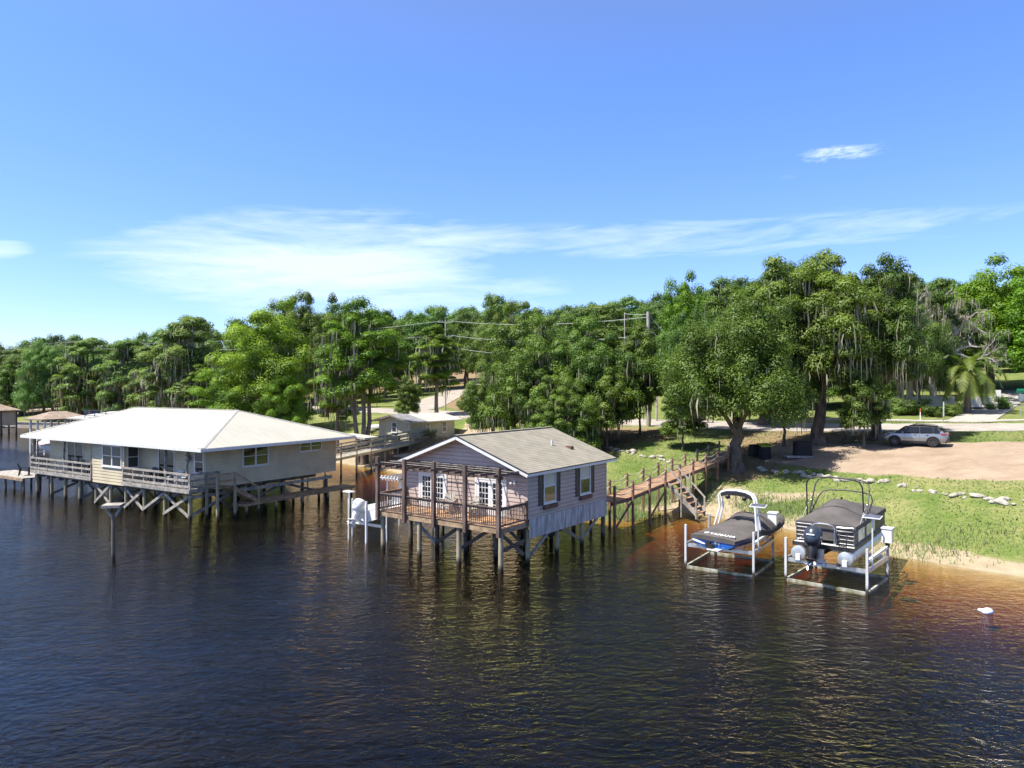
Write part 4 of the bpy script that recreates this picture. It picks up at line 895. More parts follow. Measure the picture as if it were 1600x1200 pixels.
def outboard(par, loc, cowl, tilt, s=1.0, label=None):
    """an outboard motor as part of its boat"""
    piv = Vector(loc); rot = Matrix.Rotation(tilt, 4, 'X')
    def T(mb): mb.v = [tuple(piv + (rot @ Vector(v)) * s) for v in mb.v]; return mb
    m = MB(); sec = []
    for z, bx, yb, yf in ((.0, .24, -.46, .24), (.1, .32, -.56, .32), (.32, .36, -.6, .36), (.55, .35, -.58, .34), (.70, .30, -.5, .26), (.78, .2, -.38, .12)):
        sec.append([(bx * math.cos(a) * (1 - .12 * math.sin(a)), (yb + yf) / 2 + (yf - yb) / 2 * math.sin(a), z) for a in [2 * math.pi * k / 16 for k in range(16)]])
    m.loft(sec); o = T(m).build('outboard_motor', cowl, par, smooth=50)
    m = MB()
    m.loft([[(bx * math.cos(a), yc + by * math.sin(a), z) for a in [2 * math.pi * k / 12 for k in range(12)]] for z, bx, by, yc in ((.02, .19, .27, -.11), (-.16, .2, .26, -.14), (-.4, .14, .2, -.16), (-.68, .08, .16, -.16), (-.74, .08, .16, -.16))])
    m.box(-.2, .2, -.5, .12, -.60, -.57); m.box(-.13, .13, .08, .3, -.5, .05)
    T(m).build('midsection', M['gel_white'] if cowl == M['gel_white'] else M['black'], o, smooth=40)
    m = MB(); m.tube([(0, -.5, -.86), (0, -.35, -.86), (0, .05, -.86), (0, .2, -.86)], [.06, .09, .08, .02], 10)
    m.prism([(-.02, -.2, -.86), (-.02, .08, -.86), (-.02, .0, -1.1), (-.02, -.15, -1.08)], (.04, 0, 0)); m.box(-.045, .045, -.32, .05, -.86, -.7); T(m).build('gearcase', M['gel_white'] if cowl == M['gel_white'] else M['gel_navy'], o, smooth=40)
    m = MB()
    for k in range(3):
        a = k * 2.094 + .4; d = Vector((math.cos(a), 0, math.sin(a))); e = Vector((-math.sin(a), 0, math.cos(a)))
        c = Vector((0, -.5, -.86)); m.poly([c + d * .05 - e * .03, c + d * .17 - e * .09 + Vector((0, .05, 0)), c + d * .19 + e * .05 - Vector((0, .05, 0)), c + d * .05 + e * .03])
    T(m).build('propeller', M['chrome'], o)
    m = MB(); m.box(-.365, -.352, -.36, .1, .33, .39); m.box(.352, .365, -.36, .1, .33, .39); m.box(-.16, .16, -.61, -.588, .36, .41); T(m).build('cowl_stripe', M['alu'], o)
    return o
def pontoon_boat():
    o = local(c2, th2, -.12, .12, 0); th = .67
    t = thing('pontoon_boat', 'pontoon boat under a dark cover with a bare black bimini frame raised on the lift', 'boat', (o.x, o.y, 0), -th)
    for x in (-.98, .98):
        m = MB(); m.tube([(x, -.35, 1.38), (x, -.33, 1.38), (x, 5.4, 1.38), (x, 6.0, 1.42), (x, 6.5, 1.54), (x, 6.75, 1.66)], [.27, .32, .32, .29, .18, .03], 20); tb = m.build('pontoon_tube', M['alu'], t, smooth=35)
        MB().box(x - .1, x + .1, -.42, -.345, 1.08, 1.34).box(x - .03, x + .03, -.35, 5.2, 1.0, 1.1).build('tube_bracket', M['alu_white'], tb)
    MB().box(-1.28, 1.28, -.1, 6.65, 1.74, 1.84).build('deck', M['alu_white'], t)
    MB().box(-1.3, 1.3, -.12, -.1, 1.68, 1.86).box(-1.3, -1.28, -.1, 6.65, 1.70, 1.86).box(1.28, 1.3, -.1, 6.65, 1.70, 1.86).build('rub_rail', M['black'], t)
    m = MB(); m.prism([(-.35, -.45, 1.25), (.05, -.45, 1.25), (.05, .2, 1.7), (-.35, .2, 1.7)], (0, .08, 0)); m.box(-.45, .15, -.5, -.42, 1.2, 1.72); m.build('motor_mount', M['alu'], t)
    outboard(t, (-.22, -.72, 1.86), M['gel_navy'], R(-20), 1.05)
    # fence panels and rails
    def fence(p, q, nm='fence_panel', solid=True):
        p, q = Vector(p), Vector(q); m = MB()
        if solid: m.beam(p + Vector((0, 0, .44)), q + Vector((0, 0, .44)), .03, .64)
        f = m.build(nm, M['black'], t) if solid else None
        m = MB(); d = (q - p).normalized(); n = d.cross(Vector((0, 0, 1))) * .02
        for z in ((.1, .28, .46, .64, .8) if not solid else (.1, .34, .58, .8)):
            for s in (-1, 1): m.tube([p + n * s + Vector((0, 0, z)), q + n * s + Vector((0, 0, z))], .012, 6)
        k = max(1, round((q - p).length / 1.1))
        for i in range(k + 1): c = p.lerp(q, i / k); m.beam(c, c + Vector((0, 0, .82)), .04, .04)
        m.build('fence_rail', M['rail'], f or t, smooth=True)
    z = 1.84
    fence((1.22, .7, z), (1.22, 6.5, z)); fence((-1.22, .7, z), (-1.22, 6.5, z)); fence((-1.22, 6.5, z), (1.22, 6.5, z)); 
    fence((-1.22, .25, z), (-.55, .25, z), solid=False); fence((.5, .25, z), (1.22, .25, z), solid=False); fence((1.22, .25, z), (1.22, .7, z)); fence((-1.22, .25, z), (-1.22, .7, z))
    m = MB(); m.tube([(-.5, .12, z), (-.5, .12, z + .72), (-.42, .12, z + .86), (-.2, .12, z + .92), (.15, .12, z + .92), (.36, .12, z + .86), (.44, .12, z + .72), (.44, .12, z)], .03, 8); m.build('stern_hoop', M['chrome'], t, smooth=True)
    m = MB(); m.tube([(.48, .1, z), (.48, .1, z + .7), (.56, .1, z + .82), (1.2, .16, z + .84)], .028, 8); m.build('stern_hoop', M['chrome'], t, smooth=True)
    m = MB()
    for x in (.72, 1.02): m.tube([(x, -.1, z + .62), (x, -.24, z + .3), (x, -.26, z - .55)], .02, 6)
    for k in range(4): m.beam((.72, -.26, z - .45 + k * .27), (1.02, -.26, z - .45 + k * .27), .06, .03)
    m.build('boarding_ladder', M['black'], t)
    # cover
    ZC = ([.3, .6, 1.8, 2.9, 3.6, 4.1, 5.2, 6.2, 6.55], [2.62, 2.74, 3.05, 3.36, 3.42, 3.28, 3.02, 2.92, 2.84]); rings = []; K = 20
    for y in [.28, .34, .6, 1.0, 1.5, 2.0, 2.5, 2.9, 3.25, 3.6, 3.85, 4.1, 4.6, 5.2, 5.7, 6.2, 6.5, 6.58]:
        zc = interp(y, *ZC); ze = 2.72; row = [(-1.29, y, 2.52)]
        for k in range(K + 1):
            s = -1 + 2 * k / K; f = max(0, 1 - abs(s + .12 * (1 - s * s)) ** 1.7); ridge = .05 * math.exp(-((s - .5 + .1 * y) / .1) ** 2) * (1 if 1.5 < y < 4 else .3)
            row.append((1.28 * s, y, ze + (zc - ze) * f + (ridge + .02 * math.sin(5 * s + 3 * y)) * (1 - s * s)))
        row.append((1.29, y, 2.52)); rings.append(row)
    m = MB(); m.loft(rings, closed=False, caps=False)
    m.poly([(p[0], p[1] - .01, p[2]) for p in rings[0]]); m.poly(rings[-1])
    m.loft([[(x, .27, 2.75), (x, .26, 2.0)] for x in (-1.2, -.3, .45, 1.2)], closed=False, caps=False)
    m.build('boat_cover', M['cloth_cover'], t, smooth=60)
    MB().ell((-.1, 3.6, 3.45), (.06, .06, .06), 8, 6).build('cover_pole_knob', M['cloth_black'], t)
    # bimini frame
    def bow(yb, yt, zt, xb=1.25, rr=.034):
        return MB().tube([(-xb, yb, 2.66), (-xb + .03, yb + (yt - yb) * .85, zt - .35), (-xb + .15, yt, zt - .1), (-xb + .5, yt, zt), (0, yt, zt + .03), (xb - .5, yt, zt), (xb - .15, yt, zt - .1), (xb - .03, yb + (yt - yb) * .85, zt - .35), (xb, yb, 2.66)], rr, 8).build('bimini_bow', M['black'], t, smooth=True)
    bow(2.0, 1.75, 4.62); bow(2.3, 3.4, 4.42); bow(2.35, 4.1, 3.75)
    for s in (-1, 1):
        MB().tube([(s * 1.25, 1.2, 2.7), (s * 1.25, 2.2, 3.3)], .018, 6).build('bimini_strut', M['alu'], t); MB().tube([(s * 1.25, 3.3, 2.7), (s * 1.24, 2.6, 3.4)], .018, 6).build('bimini_strut', M['alu'], t); MB().tube([(s * 1.1, 1.75, 4.52), (s * 1.1, 3.4, 4.32)], .012, 5).build('bimini_strap', M['black'], t)
    # side pods / blue tinted panels on the right flank
    MB().box(1.235, 1.25, .9, 2.1, 1.98, 2.5).box(1.235, 1.25, 2.5, 4.2, 1.98, 2.5).build('side_graphic', M['alu'], t)
pontoon_boat()
def white_boat():
    o = Vector((-8.5, 41.2, 0)); th = TH
    t = thing('fishing_boat', 'white open fishing boat with a white outboard and rod rack beside the mauve house', 'boat', (o.x, o.y, .35), -th)
    ys = [0, .4, 1.2, 2.2, 3.2, 4.2, 5.0, 5.6, 6.1, 6.4]
    B = ([0, 1, 3.4, 4.6, 5.5, 6.1, 6.4], [1.1, 1.15, 1.15, 1.0, .7, .35, .06]); ZK = ([0, 4.4, 5.6, 6.4], [.62, .66, .85, 1.4]); ZG = ([0, 3, 5, 6.4], [1.35, 1.4, 1.55, 1.75])
    m = MB(); rg = hull_rings(ys, B, ZK, ZG, 0); m.loft(rg, closed=False, caps=False); m.poly(rg[0])
    inn = [[(-interp(y, *B) * f, y, interp(y, *ZG) - dz) for f, dz in ((1, 0), (.88, .0), (.84, .38))] + [(interp(y, *B) * f, y, interp(y, *ZG) - dz) for f, dz in ((.84, .38), (.88, 0), (1, 0))] for y in ys]
    m.loft(inn, closed=False, caps=False); m.build('hull', M['gel_white'], t, smooth=35)
    outboard(t, (-.1, -.42, 1.28), M['gel_white'], R(-26), .92)
    m = MB(); m.box(-.42, .42, 2.5, 3.2, 1.02, 2.0); m.prism([(-.4, 3.2, 1.95), (-.4, 3.05, 2.4), (.4, 3.05, 2.4), (.4, 3.2, 1.95)], (0, .03, 0)); m.build('console', M['gel_white'], t)
    m = MB()
    for x in (-.55, .55):
        for y in (2.3, 3.4): m.tube([(x, y, 1.05), (x * 1.1, y, 2.95)], .03, 6)
    m.build('top_leg', M['gel_white'], t); 
    MB().box(-.95, .95, 1.9, 3.9, 2.95, 3.01).build('top_canvas', M['cloth_cover'], t)
    m = MB()
    for k in range(7): x = -.8 + k * .27; m.tube([(x, 1.88, 2.85), (x, 1.8, 3.12)], .045, 6)
    m.tube([(-.9, 1.88, 2.98), (.9, 1.88, 2.98)], .03, 6); m.build('rod_holder', M['gel_white'], t)
    l = thing('boat_lift', 'slim white boat lift posts under the white fishing boat by the mauve house', 'boat lift', (o.x, o.y, 0), -th)
    for x in (-1.45, 1.45):
        for y in (.3, 4.2): MB().tube([(x, y, -2.5), (x, y, 2.2)], .05, 8).build('post', M['alu_white'], l, smooth=True)
    for y in (.3, 4.2): MB().beam((-1.42, y, .82), (1.42, y, .82), .1, .16).build('cradle_beam', M['alu_white'], l)
    g = onz(545, 842, 0); g = thing('guide_post', 'thin white post with a flat cross plate beside the white outboard', 'post', g, -th)
    MB().tube([(0, 0, -2.5), (0, 0, 2.72)], .055, 8).build('pole', M['alu_white'], g, smooth=True); MB().box(-.32, .32, -.2, .2, 2.72, 2.78).build('plate', M['alu_white'], g)
    g2 = onz(577, 835, 0); g2 = thing('guide_post', 'white plastic guide pole close to the side of the white boat', 'post', local((o.x, o.y, 0), th, .75, -.6, 0), 0)
    MB().tube([(0, 0, -2.5), (0, 0, 2.0)], .08, 8).build('pole', M['gel_white'], g2, smooth=True); MB().tube([(0, 0, 2.0), (0, 0, 2.35)], [.09, .06], 8).build('cap', M['gel_white'], g2, smooth=True)
white_boat()
def buoy():
    p = onz(1543, 958, 0); t = thing('mooring_buoy', 'small white mooring buoy floating alone on the brown water', 'buoy', p, .4)
    MB().ell((0, 0, .06), (.25, .17, .15), 16, 10).build('float', M['gel_white'], t, smooth=True)
    MB().tube([(-.17, .1, .08), (-.27, .15, .12), (-.31, .17, .13)], [.09, .07, .03], 8).build('top_ring', M['gel_white'], t, smooth=True)
    MB().tube([(.2 * math.cos(a), .2 * math.sin(a), .06) for a in [2 * math.pi * k / 20 for k in range(21)]], .012, 5).build('band', M['gel_blue'], t)
buoy()
# ------------------------------------------------------------------ car, motorcycle
def wheel(par, loc, r, w, name='wheel'):
    x, y, z = loc; prof = [(r * .62, -w / 2), (r * .93, -w / 2), (r, -w * .3), (r, w * .3), (r * .93, w / 2), (r * .62, w / 2)]
    m = MB(); m.loft([[(x + pr * math.cos(a), y + yy, z + pr * math.sin(a)) for a in [2 * math.pi * k / 24 for k in range(24)]] for pr, yy in prof], caps=False)
    w_ = m.build(name, M['rubber'], par, smooth=30)
    m = MB(); m.tube([(x, y - w * .32, z), (x, y + w * .32, z)], r * .2, 10)
    m.loft([[(x + r * .64 * math.cos(a), y + yy, z + r * .64 * math.sin(a)) for a in [2 * math.pi * k / 24 for k in range(24)]] for yy in (-w * .42, w * .42)], caps=False)
    for k in range(5):
        a = 2 * math.pi * k / 5 + .3; d = Vector((math.cos(a), 0, math.sin(a)))
        for s in (-1, 1): m.beam(Vector((x, y + s * w * .34, z)) + d * r * .12, Vector((x, y + s * w * .38, z)) + d * r * .63, r * .2, .03, up=(0, 1, 0))
    m.build('rim', M['rim'], w_)
    MB().tube([(x, y - w * .1, z), (x, y + w * .1, z)], r * .5, 16).build('brake_disc', M['galv'], w_)
def suv():
    p = at(1430, 696.5); a = R(176); zc = h1(p.x, p.y)
    t = thing('parked_suv', 'silver compact SUV with dark windows parked on the tan gravel lot', 'car', (p.x, p.y, zc), R(143))
    # x forward, y left
    L2 = 2.3; W2 = .92
    st = [(-2.30, .50, .98, .80), (-2.24, .42, 1.12, .84), (-2.0, .34, 1.14, .90), (-1.2, .30, 1.10, .925), (-.3, .30, 1.06, .925), (.6, .30, 1.04, .925), (1.1, .30, 1.03, .92), (1.6, .32, 1.0, .90), (2.0, .38, .93, .86), (2.2, .45, .82, .78), (2.29, .52, .70, .66)]
    def ring(x, zb, zt, w): return [(x, -w * .93, zb), (x, -w, zb + .12), (x, -w * 1.0, zb + (zt - zb) * .55), (x, -w * .97, zt - .06), (x, -w * .88, zt), (x, 0, zt + .015), (x, w * .88, zt), (x, w * .97, zt - .06), (x, w, zb + (zt - zb) * .55), (x, w, zb + .12), (x, w * .93, zb)]
    body = MB(); body.loft([ring(*s) for s in st])
    # greenhouse frame and roof
    gh = [(-2.12, 1.10, 1.12), (-1.72, 1.10, 1.52), (-1.45, 1.1, 1.60), (-.4, 1.07, 1.665), (.2, 1.05, 1.64), (.62, 1.05, 1.52), (1.32, 1.0, 1.04)]
    def gring(x, zb, zt):
        f = (zt - zb) / .6; wt = .86 - .18 * min(1, f); return [(x, -.87, zb - .04), (x, -wt, zt - .05 * min(1, f)), (x, -wt * .82, zt), (x, 0, zt + .02), (x, wt * .82, zt), (x, wt, zt - .05 * min(1, f)), (x, .87, zb - .04)]
    body.build('body', M['car_silver'], t, smooth=45); MB().loft([gring(*g) for g in gh]).build('cabin', M['black'], t, smooth=45)
    m = MB()
    for s in (-1, 1): m.prism([(-2.14, s * .84, 1.08), (-1.72, s * .85, 1.08), (-1.98, s * .79, 1.3)], (0, s * .03, 0))
    m.build('rear_pillar', M['car_silver'], t)
    MB().loft([[(x, y, z + .012) for y in (-.64, 0, .64)] for x, z in ((-1.72, 1.525), (-1.45, 1.605), (-.4, 1.675), (.2, 1.65), (.5, 1.575))], closed=False, caps=False).build('roof_panel', M['black'], t, smooth=60)
    m = MB()
    for s in (-1, 1): m.tube([(-1.55, s * .62, 1.6), (-1.35, s * .62, 1.68), (.0, s * .62, 1.73), (.25, s * .62, 1.66)], .022, 6)
    m.build('roof_rail', M['black'], t)
    def sidewin(x0, x1, x2, x3, s):  # bottom x0..x1, top x2..x3
        yb, yt = s * .895, s * .735; m = MB()
        m.prism([(x0, yb, 1.09), (x1, yb, 1.07), (x3, yt, 1.54), (x2, yt, 1.54)], (0, s * .022, 0)); m.build('window', M['car_glass'], t)
    for s in (-1, 1): sidewin(-.38, 1.0, -.36, .36, s); sidewin(-1.32, -.46, -1.3, -.44, s); sidewin(-1.85, -1.38, -1.62, -1.38, s)
    MB().prism([(1.3, -.8, 1.05), (1.3, .8, 1.05), (.66, .66, 1.535), (.66, -.66, 1.535)], (.03, 0, .025)).build('windscreen', M['car_glass'], t)
    MB().prism([(-2.13, -.74, 1.13), (-2.13, .74, 1.13), (-1.76, .62, 1.5), (-1.76, -.62, 1.5)], (-.03, 0, .02)).build('rear_window', M['car_glass'], t)
    MB().box(-1.95, -1.66, -.62, .62, 1.53, 1.57).build('spoiler', M['car_silver'], t)
    # black cladding arches, sills, bumper
    m = MB()
    for x in (-1.36, 1.36):
        for s in (-1, 1):
            pts = [(x + .44 * math.cos(a), s * .925, .36 + .44 * math.sin(a)) for a in [math.pi * k / 12 for k in range(13)]]; m.tube(pts, .045, 6)
    for s in (-1, 1): m.box(-.95, .95, s * .9 - .04, s * .9 + .04, .27, .42)
    m.box(-2.34, -2.2, -.78, .78, .36, .6); m.box(2.2, 2.33, -.7, .7, .36, .56); m.box(2.255, 2.32, -.5, .5, .6, .74)
    m.build('cladding', M['black'], t)
    m = MB()
    for x in (-1.36, 1.36):
        for s in (-1, 1): m.tube([(x, s * .60, .37), (x, s * .9285, .37)], .405, 20)
    m.build('wheel_arch', M['rubber'], t)
    for x in (-1.36, 1.36):
        for s in (-1, 1): wheel(t, (x, s * .85, .36), .36, .23)
    for s in (-1, 1):
        MB().prism([(-2.27, s * .5, .98), (-2.27, s * .84, .98), (-2.2, s * .86, 1.1), (-2.25, s * .5, 1.07)], (-.05, 0, 0)).box(-2.18, -1.9, s * .905 - .015, s * .905 + .015, .96, 1.08).build('tail_light', M['red_lens'], t)
        MB().prism([(2.16, s * .45, .78), (2.0, s * .84, .84), (1.95, s * .86, .92), (2.16, s * .45, .86)], (.07, 0, 0)).build('headlight', M['lens'], t)
        MB().ell((.78, s * 1.0, 1.1), (.08, .1, .075), 10, 6).build('mirror', M['car_silver'], t, smooth=True)
        m = MB()
        for x in (-.2, -1.05): m.box(x, x + .2, s * .925 - .015, s * .925 + .02, .9, .93)
        m.build('door_handle', M['black'], t)
        m = MB()
        for x in (-.42, .62, -1.0): m.box(x, x + .012, s * .9255 - .002, s * .9255 + .002, .42, 1.0)
        m.build('door_seam', M['black'], t)
    MB().box(-2.325, -2.305, -.26, .26, .72, .84).build('number_plate', M['gel_white'], t)
suv()
def skin_body(name, J, E_, rad, m, parent):
    me = bpy.data.meshes.new(name); me.from_pydata(J, E_, []); o = bpy.data.objects.new(name, me); COL.objects.link(o); o.parent = parent; me.materials.append(m)
    md = o.modifiers.new('skin', 'SKIN'); md.use_smooth_shade = True
    if not me.skin_vertices: me.attributes.new
    sv = me.skin_vertices[0].data if me.skin_vertices else None
    return o, md, sv
def tube_body(name, chains, m, parent):
    b = MB()
    for pts, r in chains: b.tube(pts, r, 10)
    return b.build(name, m, parent, smooth=True)
def motorcycle():
    p = at(1099, 661); ang = R(-30)
    t = thing('motorcycle', 'dark touring motorcycle ridden along the road behind the lawn', 'motorcycle', p, ang)
    for x in (-.78, .78): 
        m = MB(); m.tube([(x + .31 * math.cos(a), 0, .33 + .31 * math.sin(a)) for a in [2 * math.pi * k / 20 for k in range(21)]], .06, 8, False); w = m.build('wheel', M['rubber'], t, smooth=True)
        m = MB(); 
        for k in range(6): a = k * 1.047; m.beam((x, 0, .33), (x + .27 * math.cos(a), 0, .33 + .27 * math.sin(a)), .02, .02)
        m.build('spokes', M['chrome'], w)
    MB().loft([[(x, w * math.cos(a), z + h * math.sin(a)) for a in [2 * math.pi * k / 10 for k in range(10)]] for x, w, z, h in ((-.95, .1, .7, .08), (-.6, .2, .74, .12), (-.1, .17, .78, .1), (.2, .2, .9, .15), (.5, .14, .92, .12), (.62, .05, .9, .05))]).build('tank_and_seat', M['maroon'], t, smooth=True)
    MB().ell((0, 0, .48), (.34, .2, .22)).build('engine', M['rim'], t, smooth=True)
    m = MB()
    for s in (-1, 1): m.tube([(.5, s * .1, .95), (.8, s * .09, .33)], .03, 6); m.tube([(-.1, s * .25, .3), (-.95, s * .25, .35)], .045, 8)
    m.tube([(.3, -.38, 1.08), (.5, -.2, 1.1), (.52, .2, 1.1), (.3, .38, 1.08)], .02, 6); m.build('fork_and_bars', M['chrome'], t, smooth=True)
    MB().ell((.68, 0, .95), (.1, .11, .11)).build('headlight', M['lens'], t, smooth=True)
    for s in (-1, 1): MB().box(-.95, -.45, s * .24 - .1, s * .24 + .1, .5, .82).build('pannier', M['black'], t)
    MB().prism([(.5, -.25, 1.0), (.5, .25, 1.0), (.38, .2, 1.42), (.38, -.2, 1.42)], (.01, 0, .01)).build('screen', M['car_glass'], t)
    # rider, one continuous skinned body
    r = thing('person', 'rider in a maroon top and dark trousers seated on the motorcycle', 'person', p, ang)
    J = [(-.28, 0, .90), (-.24, 0, 1.12), (-.2, 0, 1.36), (-.18, 0, 1.46), (-.15, 0, 1.53), (-.13, 0, 1.66),
         (-.19, .19, 1.36), (-.02, .27, 1.14), (.22, .33, 1.10), (.32, .35, 1.09), (-.19, -.19, 1.36), (-.02, -.27, 1.14), (.22, -.33, 1.10), (.32, -.35, 1.09),
         (-.22, .13, .86), (.16, .24, .78), (.06, .26, .42), (.18, .26, .34), (-.22, -.13, .86), (.16, -.24, .78), (.06, -.26, .42), (.18, -.26, .34)]
    E_ = [(0, 1), (1, 2), (2, 3), (3, 4), (4, 5), (2, 6), (6, 7), (7, 8), (8, 9), (2, 10), (10, 11), (11, 12), (12, 13), (0, 14), (14, 15), (15, 16), (16, 17), (0, 18), (18, 19), (19, 20), (20, 21)]
    rad = [.16, .15, .16, .07, .06, .10, .075, .055, .04, .04, .075, .055, .04, .04, .1, .08, .055, .045, .1, .08, .055, .045]
    me = bpy.data.meshes.new('body'); me.from_pydata(J, E_, []); bo = bpy.data.objects.new('body', me); COL.objects.link(bo); bo.parent = r; me.materials.append(M['maroon'])
    md = bo.modifiers.new('skin', 'SKIN'); md.use_smooth_shade = True
    try:
        if not me.skin_vertices:
            bpy.context.view_layer.objects.active = bo; bo.select_set(True); bpy.ops.mesh.customdata_skin_add(); bo.select_set(False)
        for v, q in zip(me.skin_vertices[0].data, rad): v.radius = (q, q)
        me.skin_vertices[0].data[0].use_root = True
    except Exception as e: print('skin', e)
    bo.modifiers.new('sub', 'SUBSURF').levels = 1
    tube_body('trousers', [([(-.24, s * .12, .88), (.16, s * .24, .785), (.155, s * .245, .77), (.06, s * .26, .42)], [.125, .1, .098, .075]) for s in (-1, 1)], M['denim'], r)
    hd = MB(); hd.ell((-.11, 0, 1.66), (.125, .11, .14), 14, 10); hd.build('helmet', M['black'], r, smooth=True)
    MB().ell((-.04, 0, 1.63), (.07, .075, .085), 12, 8).build('face', M['skin'], r, smooth=True)
    for s in (-1, 1):
        m = MB(); c = Vector((.33, s * .355, 1.10)); m.ell(c, (.045, .04, .03), 8, 6)
        for k in range(4): m.tube([c + Vector((.02, (k - 1.5) * .02, .01)), c + Vector((.065, (k - 1.5) * .021, .0)), c + Vector((.06, (k - 1.5) * .021, -.035))], .009, 5)
        m.tube([c + Vector((0, -s * .035, 0)), c + Vector((.04, -s * .05, -.02))], .01, 5); m.build('hand', M['skin'], r, smooth=True)
        MB().box(.05, .3, s * .26 - .05, s * .26 + .05, .27, .36).build('boot', M['black'], r)
motorcycle()
def far_car(loc, rz, m, label, van=False):
    t = thing('parked_van' if van else 'parked_car', label, 'van' if van else 'car', loc, rz)
    h = 1.0 if not van else 1.25; top = 1.5 if not van else 2.05
    b = MB(); b.loft([[(x, -w, zb), (x, -w, zt - .1), (x, -w * .9, zt), (x, w * .9, zt), (x, w, zt - .1), (x, w, zb)] for x, w, zb, zt in ((-2.25, .8, .45, .85), (-2.1, .9, .32, .97), (0, .92, .3, 1.0), (1.3, .92, .3, .98), (2.1, .85, .35, .82), (2.25, .7, .45, .7))])
    prof = [(-1.9, .95), (-1.4, top - .04), (-.6, top), (.2, top - .03), (1.0, .98)] if not van else [(-2.1, .97), (-2.0, top - .1), (-1.6, top), (.6, top - .02), (1.4, .98)]
    b.loft([[(x, -.84 + .16 * (z - .95), .92), (x, -.84 + .18 * (z - .95) + .0, z), (x, .84 - .18 * (z - .95), z), (x, .84 - .16 * (z - .95), .92)] for x, z in prof]); b.build('body', m, t, smooth=40)
    for s in (-1, 1):
        MB().prism([(-1.35, s * .845, 1.02), (.75, s * .845, 1.0), (.2, s * .77, top - .15), (-1.25, s * .77, top - .15)], (0, s * .02, 0)).build('window', M['car_glass'], t)
        for x in (-1.35, 1.35): wheel(t, (x, s * .82, .33), .33, .2)
    MB().prism([(prof[-1][0] - .02, -.76, 1.05), (prof[-1][0] - .02, .76, 1.05), (prof[-2][0] + .1, .66, top - .12), (prof[-2][0] + .1, -.66, top - .12)], (.05, 0, .04)).build('windscreen', M['car_glass'], t)
far_car(at(342, 640), R(200), M['gel_white'], 'white van on the far road behind the moss hung trees', True)
far_car(at(452, 645), R(190), M['gel_navy'], 'dark blue car on the far road behind the light green cypress')
# ------------------------------------------------------------------ small things on the lawn
def covered(name, label, cat, loc, rz, sx, sy, sz, lid=None, lid_tilt=0):
    t = thing(name, label, cat, loc, rz); m = MB()
    rings = []
    for f, z in ((1.04, 0), (1.0, .1), (.98, .5), (.97, .85), (.9, .97), (.5, 1.0)):
        rings.append([(sx / 2 * f * (abs(math.cos(a)) ** .4) * (1 if math.cos(a) >= 0 else -1) + .02 * math.sin(7 * a + z * 3), sy / 2 * f * (abs(math.sin(a)) ** .4) * (1 if math.sin(a) >= 0 else -1), z * sz) for a in [2 * math.pi * (k + .5) / 24 for k in range(24)]])
    m.loft(rings); m.build('cover', M['cloth_black'], t, smooth=50)
    if lid:
        MB().prism([(-sx * .55, -sy * .55, sz), (sx * .55, -sy * .55, sz), (sx * .55, sy * .55, sz + lid_tilt), (-sx * .55, sy * .55, sz + lid_tilt)], (0, 0, .06)).build('lid', M[lid], t)
    return t
q = at(1179, 713); covered('covered_bin', 'black bin leaning beside the yellow lidded bin under the oak', 'bin', q, .2, .85, .8, 1.0)
q = at(1195, 716.5); covered('lidded_bin', 'black bin with a yellow green lid under the oak', 'bin', q, .1, .85, .8, 1.0, 'lid', .18)
q = at(1247, 715)
t = thing('pallet', 'grey slatted pallet under the black covered grill', 'pallet', q, .05); m = MB()
for k in range(9): m.box(-1.15 + k * .25, -.95 + k * .25, -.6, .6, .12, .15)
m.build('slats', M['wood_grey'], t); m = MB()
for y in (-.5, 0, .5): m.box(-1.15, 1.05, y - .05, y + .05, 0, .118)
m.build('runner', M['wood_grey'], t)
covered('covered_grill', 'black covered grill standing on the grey pallet', 'grill', (q.x + .35, q.y, q.z + .152), .05, 1.45, .8, 1.15)
def stones():
    base = []
    for s in range(6):
        rg = random.Random(s + 40); rings = []; n = 11
        for t_ in [math.pi * (i + .1) / 7.2 for i in range(8)]:
            rings.append([(math.sin(t_) * math.cos(2 * math.pi * k / n) * rg.uniform(.8, 1.15), math.sin(t_) * math.sin(2 * math.pi * k / n) * rg.uniform(.75, 1.1) * .75, -math.cos(t_) * .55 * rg.uniform(.85, 1.1)) for k in range(n)])
        base.append(MB().loft(rings))
    protos = []
    line = [at(*p) for p in ((1186, 735), (1225, 739), (1262, 744), (1300, 748), (1340, 753), (1385, 757), (1430, 765), (1480, 773), (1530, 780), (1575, 786), (1640, 796))]
    line2 = [at(*p) for p in ((948, 700), (960, 704), (975, 708), (995, 710), (1015, 713), (1035, 718), (1050, 722))]
    rg = random.Random(5); cnt = 0
    for ln, n, g in ((line, 62, 0), (line2, 26, 1)):
        for i in range(n):
            f = (i + rg.uniform(-.4, .4)) / (n - 1) * (len(ln) - 1); f = min(max(f, 0), len(ln) - 1.001); a = int(f); c = ln[a].lerp(ln[a + 1], f - a)
            x, y = c.x + rg.uniform(-.35, .35), c.y + rg.uniform(-.5, .5); s = rg.uniform(.14, .36) * (1.15 if rg.random() < .15 else .85); k = rg.randrange(6)
            if len(protos) <= k or protos[k] is None:
                while len(protos) <= k: protos.append(None)
                o = base[k].build('boulder', M['rock'], smooth=50); protos[k] = o
            else:
                o = protos[k].copy(); COL.objects.link(o)
            o.location = (x, y, h1(x, y) + s * .2); o.rotation_euler = (rg.uniform(-.3, .3), rg.uniform(-.3, .3), rg.uniform(0, 6.28)); o.scale = (s * rg.uniform(.8, 1.4), s, s * rg.uniform(.7, 1.1))
            tag(o, 'pale boulder in the low stone line across the lawn beside the gravel lot' if g == 0 else 'pale boulder in the short stone line behind the mauve house', 'boulder', 'boulders of the long stone line' if g == 0 else 'boulders of the short stone line')
stones()
